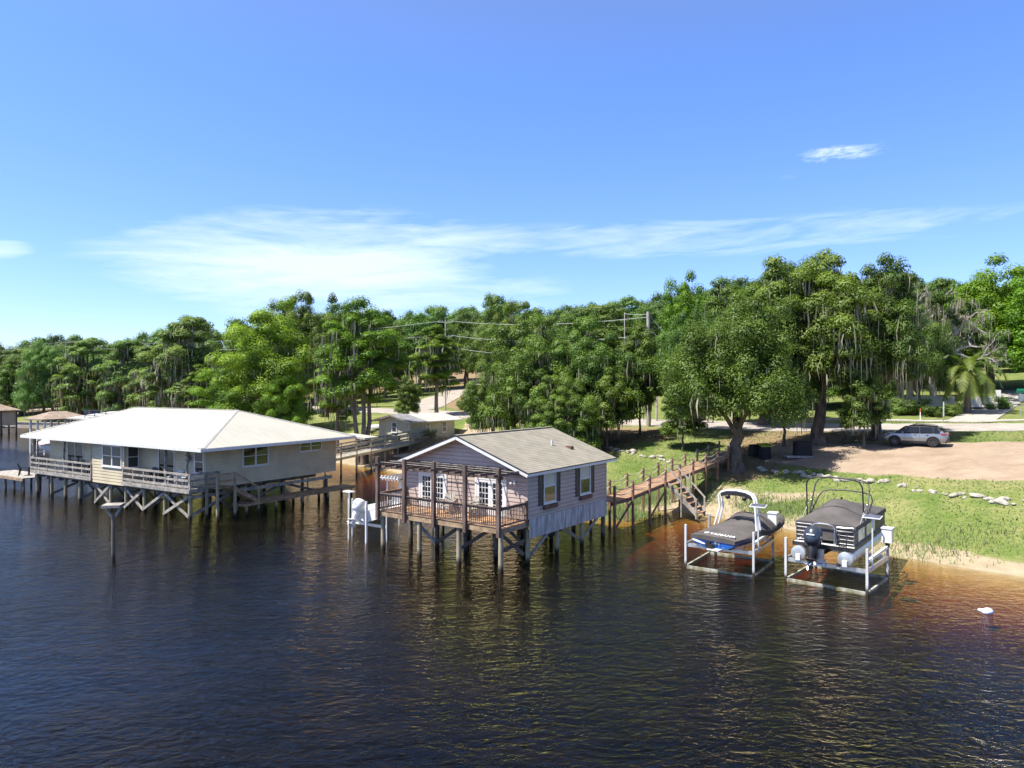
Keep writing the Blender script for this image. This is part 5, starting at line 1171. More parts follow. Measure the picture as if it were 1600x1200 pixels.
def marker(px, py, h, label, m='orange', m2='gel_white', r=.05):
    p = at(px, py); t = thing('marker_post', label, 'post', p); MB().tube([(0, 0, -.2), (0, 0, h * .7)], r, 8).build('shaft', M[m2], t, smooth=True); MB().tube([(0, 0, h * .7), (0, 0, h)], r * 1.05, 8).build('tip', M[m], t, smooth=True)
marker(1438, 658, 1.3, 'white post with an orange tip on the verge beyond the silver SUV')
marker(924, 689, .75, 'short orange post on the litter behind the mauve roof', m2='orange', r=.11)
marker(979, 664, .6, 'short brown stake by the road right of the mauve house', m='brown_box', m2='brown_box', r=.07)
marker(1016, 662, .7, 'thin dark stake by the road near the utility poles', m='black', m2='black')
def sign_post(px, py, h, label, kind):
    p = at(px, py); t = thing('street_sign' if kind == 'stop' else 'sign_post', label, 'sign', p, .12)
    MB().tube([(0, 0, -.3), (0, 0, h)], .04, 8).build('pole', M['galv'], t, smooth=True)
    if kind == 'stop':
        m = MB(); m.prism([(.40 * math.cos(a), -.05, h - .45 + .40 * math.sin(a)) for a in [math.pi / 8 + k * math.pi / 4 for k in range(8)]], (0, -.01, 0)); m.build('octagon_plate', M['galv'], t)
        MB().box(-.55, .45, -.015, .015, h + .02, h + .24).build('name_blade', M['green_sign'], t); MB().box(-.015, .015, -.5, .5, h + .26, h + .48).build('name_blade', M['green_sign'], t)
    else:
        MB().box(-.06, .06, -.05, -.03, h - 1.5, h).build('plate', M['gel_white'], t)
sign_post(1595, 652, 2.5, 'grey back of a stop sign topped by green street blades', 'stop')
sign_post(1474, 660, 2.1, 'thin white marker pole before the low white wall', 'plain')
# ------------------------------------------------------------------ roads
roadL = [at(*p) for p in ((1800, 668), (1600, 668), (1480, 669), (1300, 668), (1180, 667), (1100, 663), (1000, 660), (900, 656))] + [at(800, 652), at(720, 648), at(640, 643.5), at(560, 640.5), at(440, 638), at(330, 635), at(240, 634), at(150, 634.5), at(60, 640), at(-60, 645)]
strip('road', M['asphalt'], [(p.x, p.y) for p in roadL], 7.0)
hillroad = [at(620, 645), at(655, 638), at(690, 622), at(720, 610), at(752, 600)]
hillroad += [Vector((hillroad[-1].x + 3, hillroad[-1].y + 16, 0)), Vector((hillroad[-1].x + 4, hillroad[-1].y + 40, 0))]
strip('hill_road', M['asphalt'], [(p.x, p.y) for p in hillroad], 7.5, off=.065)
sw = [at(*p) for p in ((1800, 650), (1700, 653), (1600, 657), (1540, 659), (1480, 658.5), (1420, 658), (1360, 657), (1290, 656))]
strip('sidewalk', M['concrete'], [(p.x, p.y) for p in sw], 1.5, off=.08)
drv = [at(*p) for p in ((1515, 660), (1535, 648), (1555, 636), (1575, 622), (1592, 611))]
strip('driveway', M['concrete'], [(p.x, p.y) for p in drv], 4.0, off=.09)
# ------------------------------------------------------------------ other buildings
def gable_house(name, label, loc, rz, w, d, hz, hr, wallm, roofm, ov=.5, wins=(), ridge_along='y', doors=(), floor=-.6):
    t = thing(name, label, 'house', loc, rz); m = MB()
    # local: front wall on y=0 from x=-w..0, depth to y=d
    if ridge_along == 'y': prof = [(-w, .0, floor), (0, 0, floor), (0, 0, hz), (-w / 2, 0, hz + hr), (-w, 0, hz)]; m.prism(prof, (0, d, 0))
    else: m.prism([(0, 0, floor), (0, d, floor), (0, d, hz), (0, d / 2, hz + hr), (0, 0, hz)], (-w, 0, 0))
    m.build('wall', M[wallm], t); m = MB(); th = .1
    if ridge_along == 'y':
        s = hr / (w / 2); ze = hz - ov * s + .03; zr = hz + hr + .03
        m.prism([(ov, -ov, ze), (-w / 2, -ov, zr), (-w - ov, -ov, ze), (-w - ov, -ov, ze + th), (-w / 2, -ov, zr + th), (ov, -ov, ze + th)], (0, d + 2 * ov, 0))
    else:
        s = hr / (d / 2); ze = hz - ov * s + .03; zr = hz + hr + .03
        m.prism([(ov, -ov, ze), (ov, d / 2, zr), (ov, d + ov, ze), (ov, d + ov, ze + th), (ov, d / 2, zr + th), (ov, -ov, ze + th)], (-w - 2 * ov, 0, 0))
    rf = m.build('roof', M[roofm], t)
    fF, fS = Fr((-w, 0, 0), (1, 0, 0), (0, -1, 0)), Fr((0, 0, 0), (0, 1, 0), (1, 0, 0))
    for side, a0, a1, z0, z1 in wins: window(t, fF if side == 'f' else fS, a0, a1, z0, z1, trim=.08)
    for side, a0, a1, z1 in doors:
        f = fF if side == 'f' else fS; m = MB(); f.box(m, a0, a1, 0, z1, 0, .05); m.build('door', M['white'], t)
    return t, rf
zc = 2.35; pc = onz(641, 687, zc)
cot, crf = gable_house('shore_cottage', 'small sage cottage with a low white and grey roof on the shore behind the walkway', (pc.x, pc.y, zc), -.62, 5.3, 8.2, 2.15, .62, 'siding_sage', 'white_roof_old', .75, [('f', 2.35, 3.05, .85, 1.95), ('s', 2.7, 3.3, 1.0, 1.85), ('s', 5.7, 6.45, .65, 1.85)])
s_ = .62 / 2.65; m = MB()
m.prism([(.76, -.78, 2.15 - .75 * s_ + .14), (-2.65, -.78, 2.15 + .62 + .14), (-6.06, -.78, 2.15 - .75 * s_ + .14), (-6.06, -.78, 2.15 - .75 * s_ + .17), (-2.65, -.78, 2.15 + .62 + .17), (.76, -.78, 2.15 - .75 * s_ + .17)], (0, 3.0, 0)); m.build('shingled_front', M['shingle_grey'], crf)
MB().box(-3.4, -1.4, -.75, -.25, -.1, .4).build('bench_box', M['black'], cot)
def boathouse(label, loc, rz, w, d, zpost, zr, roofm, rail=False, walls=None):
    t = thing('boathouse', label, 'boathouse', loc, rz); m = MB(); ov = .6
    ek = [(ov, -ov, zpost), (ov, d + ov, zpost), (-w - ov, d + ov, zpost), (-w - ov, -ov, zpost)]; k1, k2 = (-w / 2, d * .3, zr), (-w / 2, d * .7, zr)
    m.add(ek + [k1, k2], [(0, 1, 5, 4), (1, 2, 5), (2, 3, 4, 5), (3, 0, 4)]); m.add([(a, b, c - .15) for a, b, c in ek], [(0, 1, 2, 3)])
    for i in range(4): a, b = ek[i], ek[(i + 1) % 4]; m.poly([a, b, (b[0], b[1], b[2] - .15), (a[0], a[1], a[2] - .15)])
    m.build('roof', M[roofm], t)
    for x in (0, -w / 2, -w):
        for y in (0, d / 2, d): MB().box(x - .1, x + .1, y - .1, y + .1, -2, zpost - .15).build('post', M['alu_white'] if not walls else M['piling_dark'], t)
    m = MB(); m.box(-w, -w + 1.2, 0, d, 1.1, 1.25); m.box(-1.2, 0, 0, d, 1.1, 1.25); m.build('dock', M['wood_grey'], t)
    if walls: MB().box(-w, 0, 0, d, 1.6, zpost - .16).build('wall', M[walls], t)
    if rail:
        m = MB()
        for z in (.35, .65, .95): m.beam((.2, -.3, zpost + z), (.2, d, zpost + z), .06, .06); m.beam((.2, -.3, zpost + z), (-w * .6, -.3, zpost + z), .06, .06)
        for y in (-.3, d * .3, d * .65, d): m.beam((.2, y, zpost), (.2, y, zpost + .95), .07, .07)
        [m.beam((q, -.3, zpost), (q, -.3, zpost + .95), .07, .07) for q in (-w * .6, -w * .3)]; m.build('roof_railing', M['blue_rail'], t)
p = onz(70, 655, 4.5); boathouse('open boathouse with a brown grey hipped roof beyond the white roofed house', (p.x, p.y, 0), -.55, 3.6, 5, 4.5, 5.4, 'brown_roof')
p = onz(168, 655, 5.0); boathouse('boathouse with a white canopy roof and a navy railing beyond the white roofed house', (p.x, p.y, 0), -.55, 7, 8, 5.0, 5.75, 'white_roof', rail=True)
p = onz(9, 643, 4.2); boathouse('tan boathouse on dark stilts farthest along the shore', (p.x - 3.6, p.y, 0), -.5, 5, 5, 4.3, 5.4, 'brown_roof', walls='siding_tan')
def seawall():
    a, b = onz(-40, 662.5, .5), onz(110, 666, .5); t = thing('seawall', 'pale concrete seawall along the far left lawn', 'wall', a); d = b - a
    MB().beam((0, 0, -.3), (d.x, d.y, -.3), .5, 1.8).build('wall', M['concrete'], t); MB().beam((0, 0, .63), (d.x, d.y, .63), .8, .1).build('cap', M['concrete'], t)
seawall()
def ground_house(px, py, w, d, hz, hr, wallm, roofm, rz, label, wins, ov=.6, along='x', extra=0):
    p = at(px, py); return gable_house('roadside_house', label, (p.x + extra, p.y, p.z), rz, w, d, hz, hr, wallm, roofm, ov, wins, along, floor=-2.5)
ground_house(742, 573, 9.5, 9, 3.1, 1.2, 'tan_stucco', 'brown_roof', .05, 'beige bungalow with a brown roof on the hill road', [('f', 2.4, 4.2, .9, 2.4), ('f', 6.6, 7.6, 1.0, 2.3)])
ground_house(667, 572, 9, 8, 2.9, 1.1, 'tan_stucco', 'brown_roof', .1, 'low tan house with brown roof partly behind the pale cypress', [('f', 2.4, 4.0, .9, 2.2), ('f', 6, 7.5, .9, 2.2)])
ground_house(1042, 590, 14, 9, 3.4, 1.4, 'tan_stucco', 'white_roof', .0, 'beige house with a white roof behind the utility poles', [('f', 2, 4, 1, 2.4), ('f', 9, 11, 1, 2.4)])
def white_walls():
    a, b = at(1386, 641), at(1560, 640); d = b - a; L_ = d.length; zz = max(a.z, b.z)
    ang = math.atan2(d.y, d.x); t = thing('garden_wall', 'low white masonry wall with dark openings beyond the road', 'wall', (a.x, a.y, a.z), ang)
    segs = ((0, L_ * .62), (L_ * .72, L_ * .99)); m = MB()
    for s0, s1 in segs: m.box(s0, s1, -.12, .12, .5, 1.75)
    m.build('wall_panel', M['white_wall'], t)
    m = MB(); m.box(0, L_, -.11, .11, -1, .498); m.build('dark_base', M['shutter'], t)
    m = MB(); 
    for k in range(18): x = L_ * .625 + (L_ * .09) * k / 17; m.box(x - .015, x + .015, -.03, .03, .5, 1.6)
    m.build('iron_gate', M['black'], t)
    for x in (L_ * .995, ): MB().box(x - .25, x + .25, -.3, .3, -.8, 2.5).build('gate_pillar', M['white_wall'], t)
white_walls()
def back_canopy():
    p = at(632, 580); t = thing('carport', 'white covered carport on the hill left of the tan house', 'carport', p, .1)
    MB().loft([[(x, y, 2.5 + .5 * math.cos(x / 4.2 * 1.5)) for y in (0, 7)] for x in [-4 + k for k in range(9)]], closed=False, caps=False).build('roof', M['white_roof'], t)
    for x in (-3.8, 3.8):
        for y in (.3, 3.5, 6.7): MB().box(x - .06, x + .06, y - .06, y + .06, -2, 2.5).build('post', M['alu_white'], t)
back_canopy()
# shore clutter under the cypress
def clutter():
    p = at(588, 672); t = thing('small_boat', 'white upturned skiff on the shore between the cypress trunks and the cottage', 'boat', (p.x, p.y, p.z + .1), .9)
    MB().loft([[(x, w * math.cos(a), .15 + h * math.sin(a)) for a in [math.pi * k / 8 for k in range(9)]] for x, w, h in ((-1.9, .55, .4), (-1, .7, .5), (.3, .7, .5), (1.4, .45, .42), (2, .05, .25))], closed=False).build('hull', M['gel_white'], t, smooth=40)
    p = at(590, 682); t = thing('picnic_table', 'dark table by the cottage wall near the cypress trunks', 'table', p, .5)
    MB().box(-.9, .9, -.4, .4, .7, .76).build('tabletop', M['wood_dark'], t)
    for s in (-1, 1): MB().box(-.9, .9, s * .7 - .13, s * .7 + .13, .42, .46).build('bench', M['wood_dark'], t)
    for x in (-.7, .7): MB().beam((x, -.75, 0), (x, .2, .7), .08, .05).beam((x, .75, 0), (x, -.2, .7), .08, .05).build('leg', M['wood_dark'], t)
    p = onz(80, 697, 1.6); t = thing('moored_boat', 'boat under a faded pink and white cover behind the left porch', 'boat', (p.x, p.y, 0), .7)
    MB().loft(hull_rings([0, 1, 2.5, 4, 5, 5.6], ([0, 2, 4, 5.6], [1.0, 1.1, .9, .05]), ([0, 4, 5.6], [1.0, 1.05, 1.6]), ([0, 3, 5.6], [1.7, 1.75, 1.95]), 0)).build('hull', M['gel_white'], t, smooth=35)
    MB().loft([[(x, y, 1.78 + hh * (1 - (x / 1.1) ** 2)) for x in (-1.1, -.6, 0, .6, 1.1)] for y, hh in ((0, .15), (1.4, .6), (2.6, .7), (4, .3))], closed=False, caps=False).build('cover', M['pink'], t, smooth=50)
    for x in (-1.3, 1.3):
        for y in (.5, 4): MB().box(x - .07, x + .07, y - .07, y + .07, -2, 2.3).build('lift_post', M['piling_dark'], t)
    MB().box(-1.3, 1.3, .45, .55, .85, .99).box(-1.3, 1.3, 3.95, 4.05, .85, .99).build('cradle_beam', M['alu'], t)
clutter()
# ------------------------------------------------------------------ utility poles and wires
def upole(px, Y, topy, label, arms=(0,), two=False, concrete=False, trans=False):
    x = (px - 800) / F * Y; z0 = h1(x, Y); zt = EYE + (600 - topy) / F * Y
    t = thing('utility_pole', label, 'utility pole', (x, Y, z0)); h = zt - z0
    MB().tube([(0, 0, -.5), (0, 0, h)], [.13, .085] if not concrete else [.3, .2], 10).build('pole', M['pole_wood'] if not concrete else M['concrete'], t, smooth=True)
    for a in arms:
        MB().beam((-1.2, 0, h - .35 - a), (1.2, 0, h - .35 - a), .1, .12).build('crossarm', M['pole_wood'], t)
        m = MB()
        for q in (-1.1, -.5, .5, 1.1): m.tube([(q, 0, h - .3 - a), (q, 0, h - .1 - a)], .04, 6)
        m.build('insulator', M['galv'], t)
    if trans: MB().tube([(.3, 0, h - 2.0), (.3, 0, h - 1.1)], .22, 10).build('transformer', M['galv'], t, smooth=True)
    return Vector((x, Y, zt)), t
P1, _ = upole(696, 114, 500, 'grey utility pole with two crossarms rising by the hill road', (0, 2.3))
P2, _ = upole(1013, 78, 487, 'tall pale utility pole near the beige house, right of its shorter neighbour', (), concrete=True)
P3, _ = upole(976, 112, 488, 'thin utility pole left of the tall pale one', ())
P4, _ = upole(103, 168, 533, 'utility pole with a crossarm above the far left trees', (0,))
P5, _ = upole(1026, 84, 585, 'short stub pole beside the tall pale utility pole', ())
P6, _ = upole(-120, 150, 530, 'utility pole out past the left end of the shore', (0,)) if False else (Vector((-150, 170, 18)), None)
def wires(name, label, pairs):
    m = MB()
    for a, b, sag in pairs: m.tube([Vector(a).lerp(Vector(b), i / 14) - Vector((0, 0, sag * 4 * (i / 14) * (1 - i / 14))) for i in range(15)], .028, 4, False)
    tag(m.build(name, M['wire']), label, 'wire')
dz = lambda p, z, x=0: Vector((p.x + x, p.y, p.z - z))
PR = Vector((60, 92, 19)); PM = Vector((P2.x, P2.y, P2.z))
wires('power_line', 'power wires between the two crossarm pole and the pale pole', [(dz(P1, .15, .9), dz(PM, .6, -.2), .7), (dz(P1, 2.45, .9), dz(PM, 2.6, -.2), .8), (dz(P1, 4.2), dz(PM, 4.5), .9)])
wires('power_line', 'power wires leading left from the two crossarm pole to the far shore', [(dz(P1, .2, -.9), dz(P4, .2, .8), 1.5), (dz(P1, 2.4, -.9), dz(P4, 1.2), 1.6)])
wires('power_line', 'power wires leaving the far left pole out of the picture', [(dz(P4, .2, -.8), dz(P6, .5), .8), (dz(P4, .9), dz(P6, 1.6), .8), (dz(P4, 2), dz(P6, 2.8), .8)])
wires('power_line', 'double wires joining the pale pole and the thin pole on its left', [(dz(PM, .25), dz(P3, .2), .1), (dz(PM, 3.4), dz(P3, 5.2), .1)])
wires('guy_wire', 'guy wires running down right from the pale utility pole', [(dz(PM, .3), Vector((P2.x + 4.2, P2.y, P2.z - 5)), .05), (dz(PM, 1.6), Vector((P2.x + 3.0, P2.y, P2.z - 5)), .05)])
# ------------------------------------------------------------------ trees
def unit(n, rng): v = rng.normal(size=(n, 3)); return v / np.linalg.norm(v, axis=1, keepdims=True)
def leaves(C, RX, RZ, per, size, rng, up=.45, out=1.0, fill=.42, aspect=.5, tilt=None, droop=0.0, cshade=None):
    """leaf quads spread through clumps C (n,3) of radius RX / RZ; returns V, Q, rnd"""
    n = len(C); k = n * per; ci = np.repeat(np.arange(n), per)
    d = unit(k, rng); r = rng.random(k) ** fill
    rx = RX[ci] if hasattr(RX, '__len__') else np.full(k, RX); rz = RZ[ci] if hasattr(RZ, '__len__') else np.full(k, RZ)
    off = d * r[:, None] * np.stack([rx, rx, rz], 1); P = C[ci] + off
    P[:, 2] -= droop * (off[:, 0] ** 2 + off[:, 1] ** 2) / np.maximum(rx, .1)
    nr = d * out + np.array([0, 0, up]) + unit(k, rng) * .62; nr /= np.linalg.norm(nr, axis=1, keepdims=True)
    dt = (nr * d).sum(1, keepdims=True); nr = nr + d * np.clip(.35 - dt, 0, 2); nr /= np.linalg.norm(nr, axis=1, keepdims=True)
    sn = d * np.array([1, 1, np.mean(np.asarray(RX) / np.asarray(RZ)) ** .5]) * .75 + nr * .45 + np.array([0, 0, .18]); sn /= np.linalg.norm(sn, axis=1, keepdims=True)
    a = np.cross(nr, unit(k, rng)); a /= np.linalg.norm(a, axis=1, keepdims=True) + 1e-9; b = np.cross(nr, a)
    s = size * rng.uniform(.6, 1.35, k); a *= s[:, None]; b *= (s * aspect)[:, None]
    V = np.stack([P - a, P - b, P + a, P + b], 1).reshape(-1, 3); Q = np.arange(4 * k).reshape(-1, 4)
    cs = (rng.random(n) if cshade is None else cshade)
    rnd = np.clip(.68 * cs[ci] + .32 * rng.random(k), 0, 1)
    return V, Q, rnd, np.repeat(sn, 4, axis=0)
def strands(P, Lm, rng, per=6, w=.07, spread=.35):
    n = len(P); k = n * per; i = np.repeat(np.arange(n), per)
    base = P[i] + rng.normal(size=(k, 3)) * np.array([spread, spread, .12]); L = (Lm[i] if hasattr(Lm, '__len__') else np.full(k, Lm)) * rng.uniform(.35, 1.15, k)
    a = rng.uniform(0, 2 * np.pi, k); t = np.stack([np.cos(a), np.sin(a), np.zeros(k)], 1) * (w * rng.uniform(.5, 1.6, k))[:, None]
    sw = rng.normal(size=(k, 3)) * .07; sw[:, 2] = 0
    m1 = base + np.stack([np.zeros(k), np.zeros(k), -L * .5], 1) + sw * L[:, None]; e = base + np.stack([np.zeros(k), np.zeros(k), -L], 1) + sw * L[:, None] * .4
    V = np.stack([base - t * .6, base + t * .6, m1 + t, m1 - t, e + t * .15, e - t * .15], 1).reshape(-1, 3)
    j = np.arange(k) * 6; Q = np.concatenate([np.stack([j, j + 1, j + 2, j + 3], 1), np.stack([j + 3, j + 2, j + 4, j + 5], 1)])
    r = rng.random(k); return V, Q, np.concatenate([r, r])
def limb(m, a, b, r0, r1, rng, bow=.12, n=5, segs=5):
    a, b = Vector(a), Vector(b); d = b - a; L = d.length; o = Vector((rng.normal(), rng.normal(), rng.normal() * .4)) * L * bow * .5
    pts = [a.lerp(b, i / segs) + o * math.sin(math.pi * i / segs) + Vector((0, 0, L * bow * math.sin(math.pi * i / segs) * .5)) for i in range(segs + 1)]
    m.tube(pts, [r0 + (r1 - r0) * i / segs for i in range(segs + 1)], n, False); return pts
def trunk_of(rng, base_r, fork, clumps, H, lean=(0, 0), n_limbs=6, parts=1, twig=.035, spread_base=0.0, taper=.62):
    m = MB(); tops = []
    for q in range(parts):
        a = 2 * math.pi * q / max(1, parts) + rng.uniform(0, 1); sx, sy = math.cos(a) * spread_base * (parts > 1), math.sin(a) * spread_base * (parts > 1)
        f = Vector((lean[0] + sx * 3.2, lean[1] + sy * 3.2, fork * rng.uniform(.9, 1.1)))
        pts = [Vector((sx, sy, -.6)), Vector((sx, sy, 0)), Vector((sx * 1.2, sy * 1.2, .35))]
        for i in range(1, 6): t = i / 5; pts.append(Vector((sx, sy, 0)).lerp(f, t) + Vector((rng.normal(), rng.normal(), 0)) * .07 * base_r * 4)
        rr = [base_r * 1.5, base_r * 1.32, base_r * 1.1] + [base_r * (1 - (1 - taper) * i / 5) for i in range(1, 6)]
        m.tube(pts, rr, 10, False); tops.append((pts[-1], base_r * taper))
    # limbs to sectors of the clumps
    C = np.array(clumps); idx = rng.permutation(len(C))[:n_limbs * parts]; cen = C[idx].copy()
    for _ in range(4):
        lab = np.argmin(((C[:, None] - cen[None]) ** 2).sum(2), 1)
        for j in range(len(cen)):
            if (lab == j).any(): cen[j] = C[lab == j].mean(0)
    lab = np.argmin(((C[:, None] - cen[None]) ** 2).sum(2), 1)
    for j in range(len(cen)):
        tp, tr = min(tops, key=lambda t_: (t_[0].x - cen[j][0]) ** 2 + (t_[0].y - cen[j][1]) ** 2)
        e = Vector(cen[j]) * .72 + tp * .28; e.z = tp.z + (cen[j][2] - tp.z) * .72
        st = tp - Vector((0, 0, rng.uniform(0, .25) * fork)); lp = limb(m, st, e, tr * .62, tr * .22, rng, .16, 7)
        for c in C[lab == j]:
            s = lp[rng.integers(2, len(lp))]; limb(m, s, c, max(twig, tr * .15), twig * .5, rng, .15, 4, 4)
    return m
def dome(n, H, zlo, rx, ry, rng, shell=(.62, 1.0), lobes=5, amp=.22, mind=None, flat=1.0, low=0.0):
    """clump centres spread over an uneven dome from zlo to H"""
    ph = rng.uniform(0, 6.28, 6); out = []; tries = 0; md = mind or 0
    zc = zlo + (H - zlo) * .38
    while len(out) < n and tries < n * 60:
        tries += 1; d = unit(1, rng)[0]
        if d[2] < -.55: continue
        az = math.atan2(d[1], d[0]); f = 1 + amp * (math.sin(lobes * .5 * az * 2 + ph[0]) * .5 + math.sin(3 * az + ph[1]) * .4 + math.sin(5 * d[2] + ph[2] + az) * .5)
        r = rng.uniform(*shell) ** .7 * f; zr = (H - zc) if d[2] > 0 else (zc - zlo)
        p = np.array([d[0] * rx * r, d[1] * ry * r, zc + d[2] * zr * r * flat])
        if p[2] < zlo - low: continue
        if md and any(((p - q) ** 2 * np.array([1, 1, 1.5])).sum() < md * md for q in out): md *= .998; continue
        out.append(p)
    return np.array(out)
def assemble(name, label, cat, trunk, tm, lv, lm, moss=None, group=None, crown='crown'):
    t = thing(name, label, cat, (0, 0, -500), 0, group)
    trunk.build('trunk', M[tm], t, smooth=True)
    if lv is not None: npmesh(crown, lv[0], lv[1], M[lm], t, attr={'rnd': ('FACE', lv[2])}, nrm=lv[3])
    if moss is not None: npmesh('moss_foliage', moss[0], moss[1], M['moss'], t, attr={'rnd': ('FACE', moss[2])})
    return t
def cat2(*L):
    V, Q, r, n = [], [], [], 0
    for v, q, x in L: V.append(v); Q.append(q + n); r.append(x); n += len(v)
    return np.concatenate(V), np.concatenate(Q), np.concatenate(r)
def oak(seed, H, Wd, n=110, per=330, size=.17, zlo=2.6, moss=True, lm='leaf_oak', cl=1.15, br=.42, fork=3, name='live_oak', amp=.25, shell=(.5, 1.), mosslen=1.7, mossn=.5, flat=.62, parts=1, tm='bark'):
    rng = np.random.default_rng(seed); C = dome(n, H - cl * .5, zlo, Wd / 2 - cl * .6, Wd / 2 - cl * .6, rng, shell=shell, amp=amp, mind=cl * 1.05)
    rad = cl * rng.uniform(.65, 1.25, len(C)); tr = trunk_of(rng, br, fork, C, H, n_limbs=7, parts=parts, spread_base=br * 1.1)
    lv = leaves(C, rad, rad * flat, per, size, rng, droop=.25)
    ms = None
    if moss:
        k = rng.random(len(C)) < mossn; low = C[k] - np.array([0, 0, 1]) * (rad[k] * .45)[:, None]
        ms = strands(low, mosslen * rng.uniform(.4, 1.2, len(low)), rng, 9, .05, cl * .5)
    return assemble(name, 'x', 'tree', tr, tm, lv, lm, ms)
def cypress(seed, H, Wd, layers=9, per=420, size=.15, zlo=4, moss=True, lm='leaf_cypress', br=.3, parts=1, name='cypress', mosslen=2.0, mossn=.5, topw=.55, mper=11):
    rng = np.random.default_rng(seed); C = []; rad = []
    for i in range(layers):
        f = i / (layers - 1); z = zlo + (H - .6 - zlo) * f; w = Wd / 2 * (topw + (1 - topw) * math.sin(math.pi * min(1, .15 + .8 * f))) * rng.uniform(.75, 1.1) * (1 if f < .92 else .55); m_ = int(5 + 7 * w / (Wd / 2))
        for k in range(m_):
            a = 2 * math.pi * k / m_ + rng.uniform(-.4, .4); r = w * rng.uniform(.3, 1.0); C.append((math.cos(a) * r, math.sin(a) * r, z + rng.normal() * .9)); rad.append(rng.uniform(.7, 1.35) * Wd / 8.5)
    C = np.array(C); rad = np.array(rad); tr = trunk_of(rng, br, H * .62, C, H, n_limbs=8, parts=parts, spread_base=br * 1.3, taper=.5)
    tr.tube([(0, 0, H * .55), (rng.normal() * .2, 0, H * .98)], [br * .5, .04], 6, False)
    lv = leaves(C, rad, rad * rng.uniform(.38, .62, len(C)), per, size, rng, up=.9, out=.7, droop=.22, fill=.5)
    ms = None
    if moss:
        k = rng.random(len(C)) < mossn * np.clip(1.35 - (C[:, 2] - zlo) / (H - zlo), .15, 1); ms = strands(C[k] - np.array([0, 0, .12]), mosslen * rng.uniform(.35, 1.2, int(k.sum())), rng, mper, .065, Wd / 13)
    return assemble(name, 'x', 'tree', tr, 'bark_pale', lv, lm, ms)
def dead_tree(seed, H, Wd):
    rng = np.random.default_rng(seed); m = MB(); tips = []
    def grow(p, d, L, r, dep):
        q = p + d * L; mid_ = (p + q) / 2 + Vector((rng.normal(), rng.normal(), rng.normal())) * L * .08
        m.tube([p, mid_, q], [r, r * .85, r * .7], 6 if dep < 2 else 4, False)
        if dep >= 6: tips.append(q); return
        for k in range(int(rng.integers(2, 4))):
            e = (d + Vector((rng.normal(), rng.normal(), rng.normal() * .6 + .05)) * .62).normalized(); grow(q, e, L * rng.uniform(.62, .85), r * .64, dep + 1)
        if dep >= 2: tips.append(q)
    for k in range(2): grow(Vector((k * .4, 0, -.5)), Vector((rng.normal() * .12 + (k - .5) * .3, rng.normal() * .1, 1)).normalized(), H * .27, .3, 0)
    T = np.array([tuple(t_) for t_ in tips]); T = T[T[:, 2] > H * .3]
    ms = strands(T[rng.random(len(T)) < .22], 1.3, rng, 6, .035, .3)
    k = T[rng.random(len(T)) < .10]; lv = leaves(k, .55, .35, 160, .13, rng)
    return assemble('bare_tree', 'x', 'tree', m, 'bark_dead', lv, 'leaf_oak', ms)
def palm(seed, trunk_h, fl, nf=34, r=.3, name='date_palm'):
    rng = np.random.default_rng(seed); t = thing(name, 'x', 'palm', (0, 0, -500)); m = MB()
    m.tube([(0, 0, -.5)] + [(.06 * math.sin(i), 0, trunk_h * i / 14) for i in range(15)], [r * 1.2] + [r * (1.0 + .10 * (i % 2) + (.25 if i > 11 else 0)) for i in range(15)], 12); m.build('trunk', M['bark_pale'], t, smooth=20)
    for k in range(nf):
        az = k * 2.39996; el = math.radians(80 - 105 * (k / (nf - 1)) ** .9); L = fl * rng.uniform(.85, 1.05); pts = []; p = Vector((0, 0, trunk_h)); e = el
        for i in range(12):
            pts.append(p.copy()); p = p + Vector((math.cos(az) * math.cos(e), math.sin(az) * math.cos(e), math.sin(e))) * L / 11; e -= math.radians(7 + 3 * i * .4) * (1 if e > -1.2 else 0)
        V, Q = [], []
        for i in range(1, 11):
            d = (pts[i + 1] - pts[i - 1]).normalized(); sd = d.cross(Vector((0, 0, 1))); sd = sd.normalized() if sd.length > .05 else Vector((1, 0, 0))
            ll = .62 * math.sin(math.pi * (i + .8) / 12.5) * fl / 4
            for f in (0, .33, .66):
                b = pts[i].lerp(pts[i + 1], f)
                for s in (-1, 1):
                    tip = b + (sd * s * .8 + d * .75 + Vector((0, 0, -.15))) * ll; w = d * .075; n0 = len(V); V += [b - w, b + w, tip + w * .3, tip - w * .3]; Q.append([n0, n0 + 1, n0 + 2, n0 + 3])
        V, Q = np.array([tuple(v) for v in V]), np.array(Q)
        npmesh('frond', V, Q, M['leaf_palm'], t, attr={'rnd': ('FACE', np.clip(rng.random(len(Q)) * .5 + (k / nf) * .6, 0, 1))})
    return t
def bush(seed, w, h, lm, per=260, n=9, size=.09, name='shrub', label='x', stems=True):
    rng = np.random.default_rng(seed); C = np.array([(rng.normal() * w * .22, rng.normal() * w * .22, rng.uniform(.25, .8) * h) for _ in range(n)])
    m = MB()
    for c in C: limb(m, (c[0] * .2, c[1] * .2, -.2), c, .035, .012, rng, .1, 4, 3)
    return assemble(name, label, 'shrub', m, 'bark', leaves(C, w * .28, h * .26, per, size, rng), lm, None, crown='foliage')
PT = {}
PT['oakA'] = (oak(1, 12, 12, n=130, per=620, size=.115, zlo=.9), 12, 12)
PT['oakB'] = (oak(2, 17, 12, n=185, per=560, size=.125, zlo=4.0, br=.62, fork=5, cl=1.25, mosslen=2.4, mossn=.85), 17, 12)
PT['oakC'] = (oak(3, 13.5, 15, n=210, per=560, size=.12, zlo=.5, mossn=.5, amp=.3, br=.5, parts=2, mosslen=1.9), 13.5, 15)
PT['soft'] = (oak(4, 12.5, 11, n=190, per=560, size=.095, zlo=2.9, lm='leaf_feather', cl=1.05, flat=1.0, mossn=.25, mosslen=1.5, shell=(.3, 1.), br=.55, name='soft_oak'), 12.5, 11)
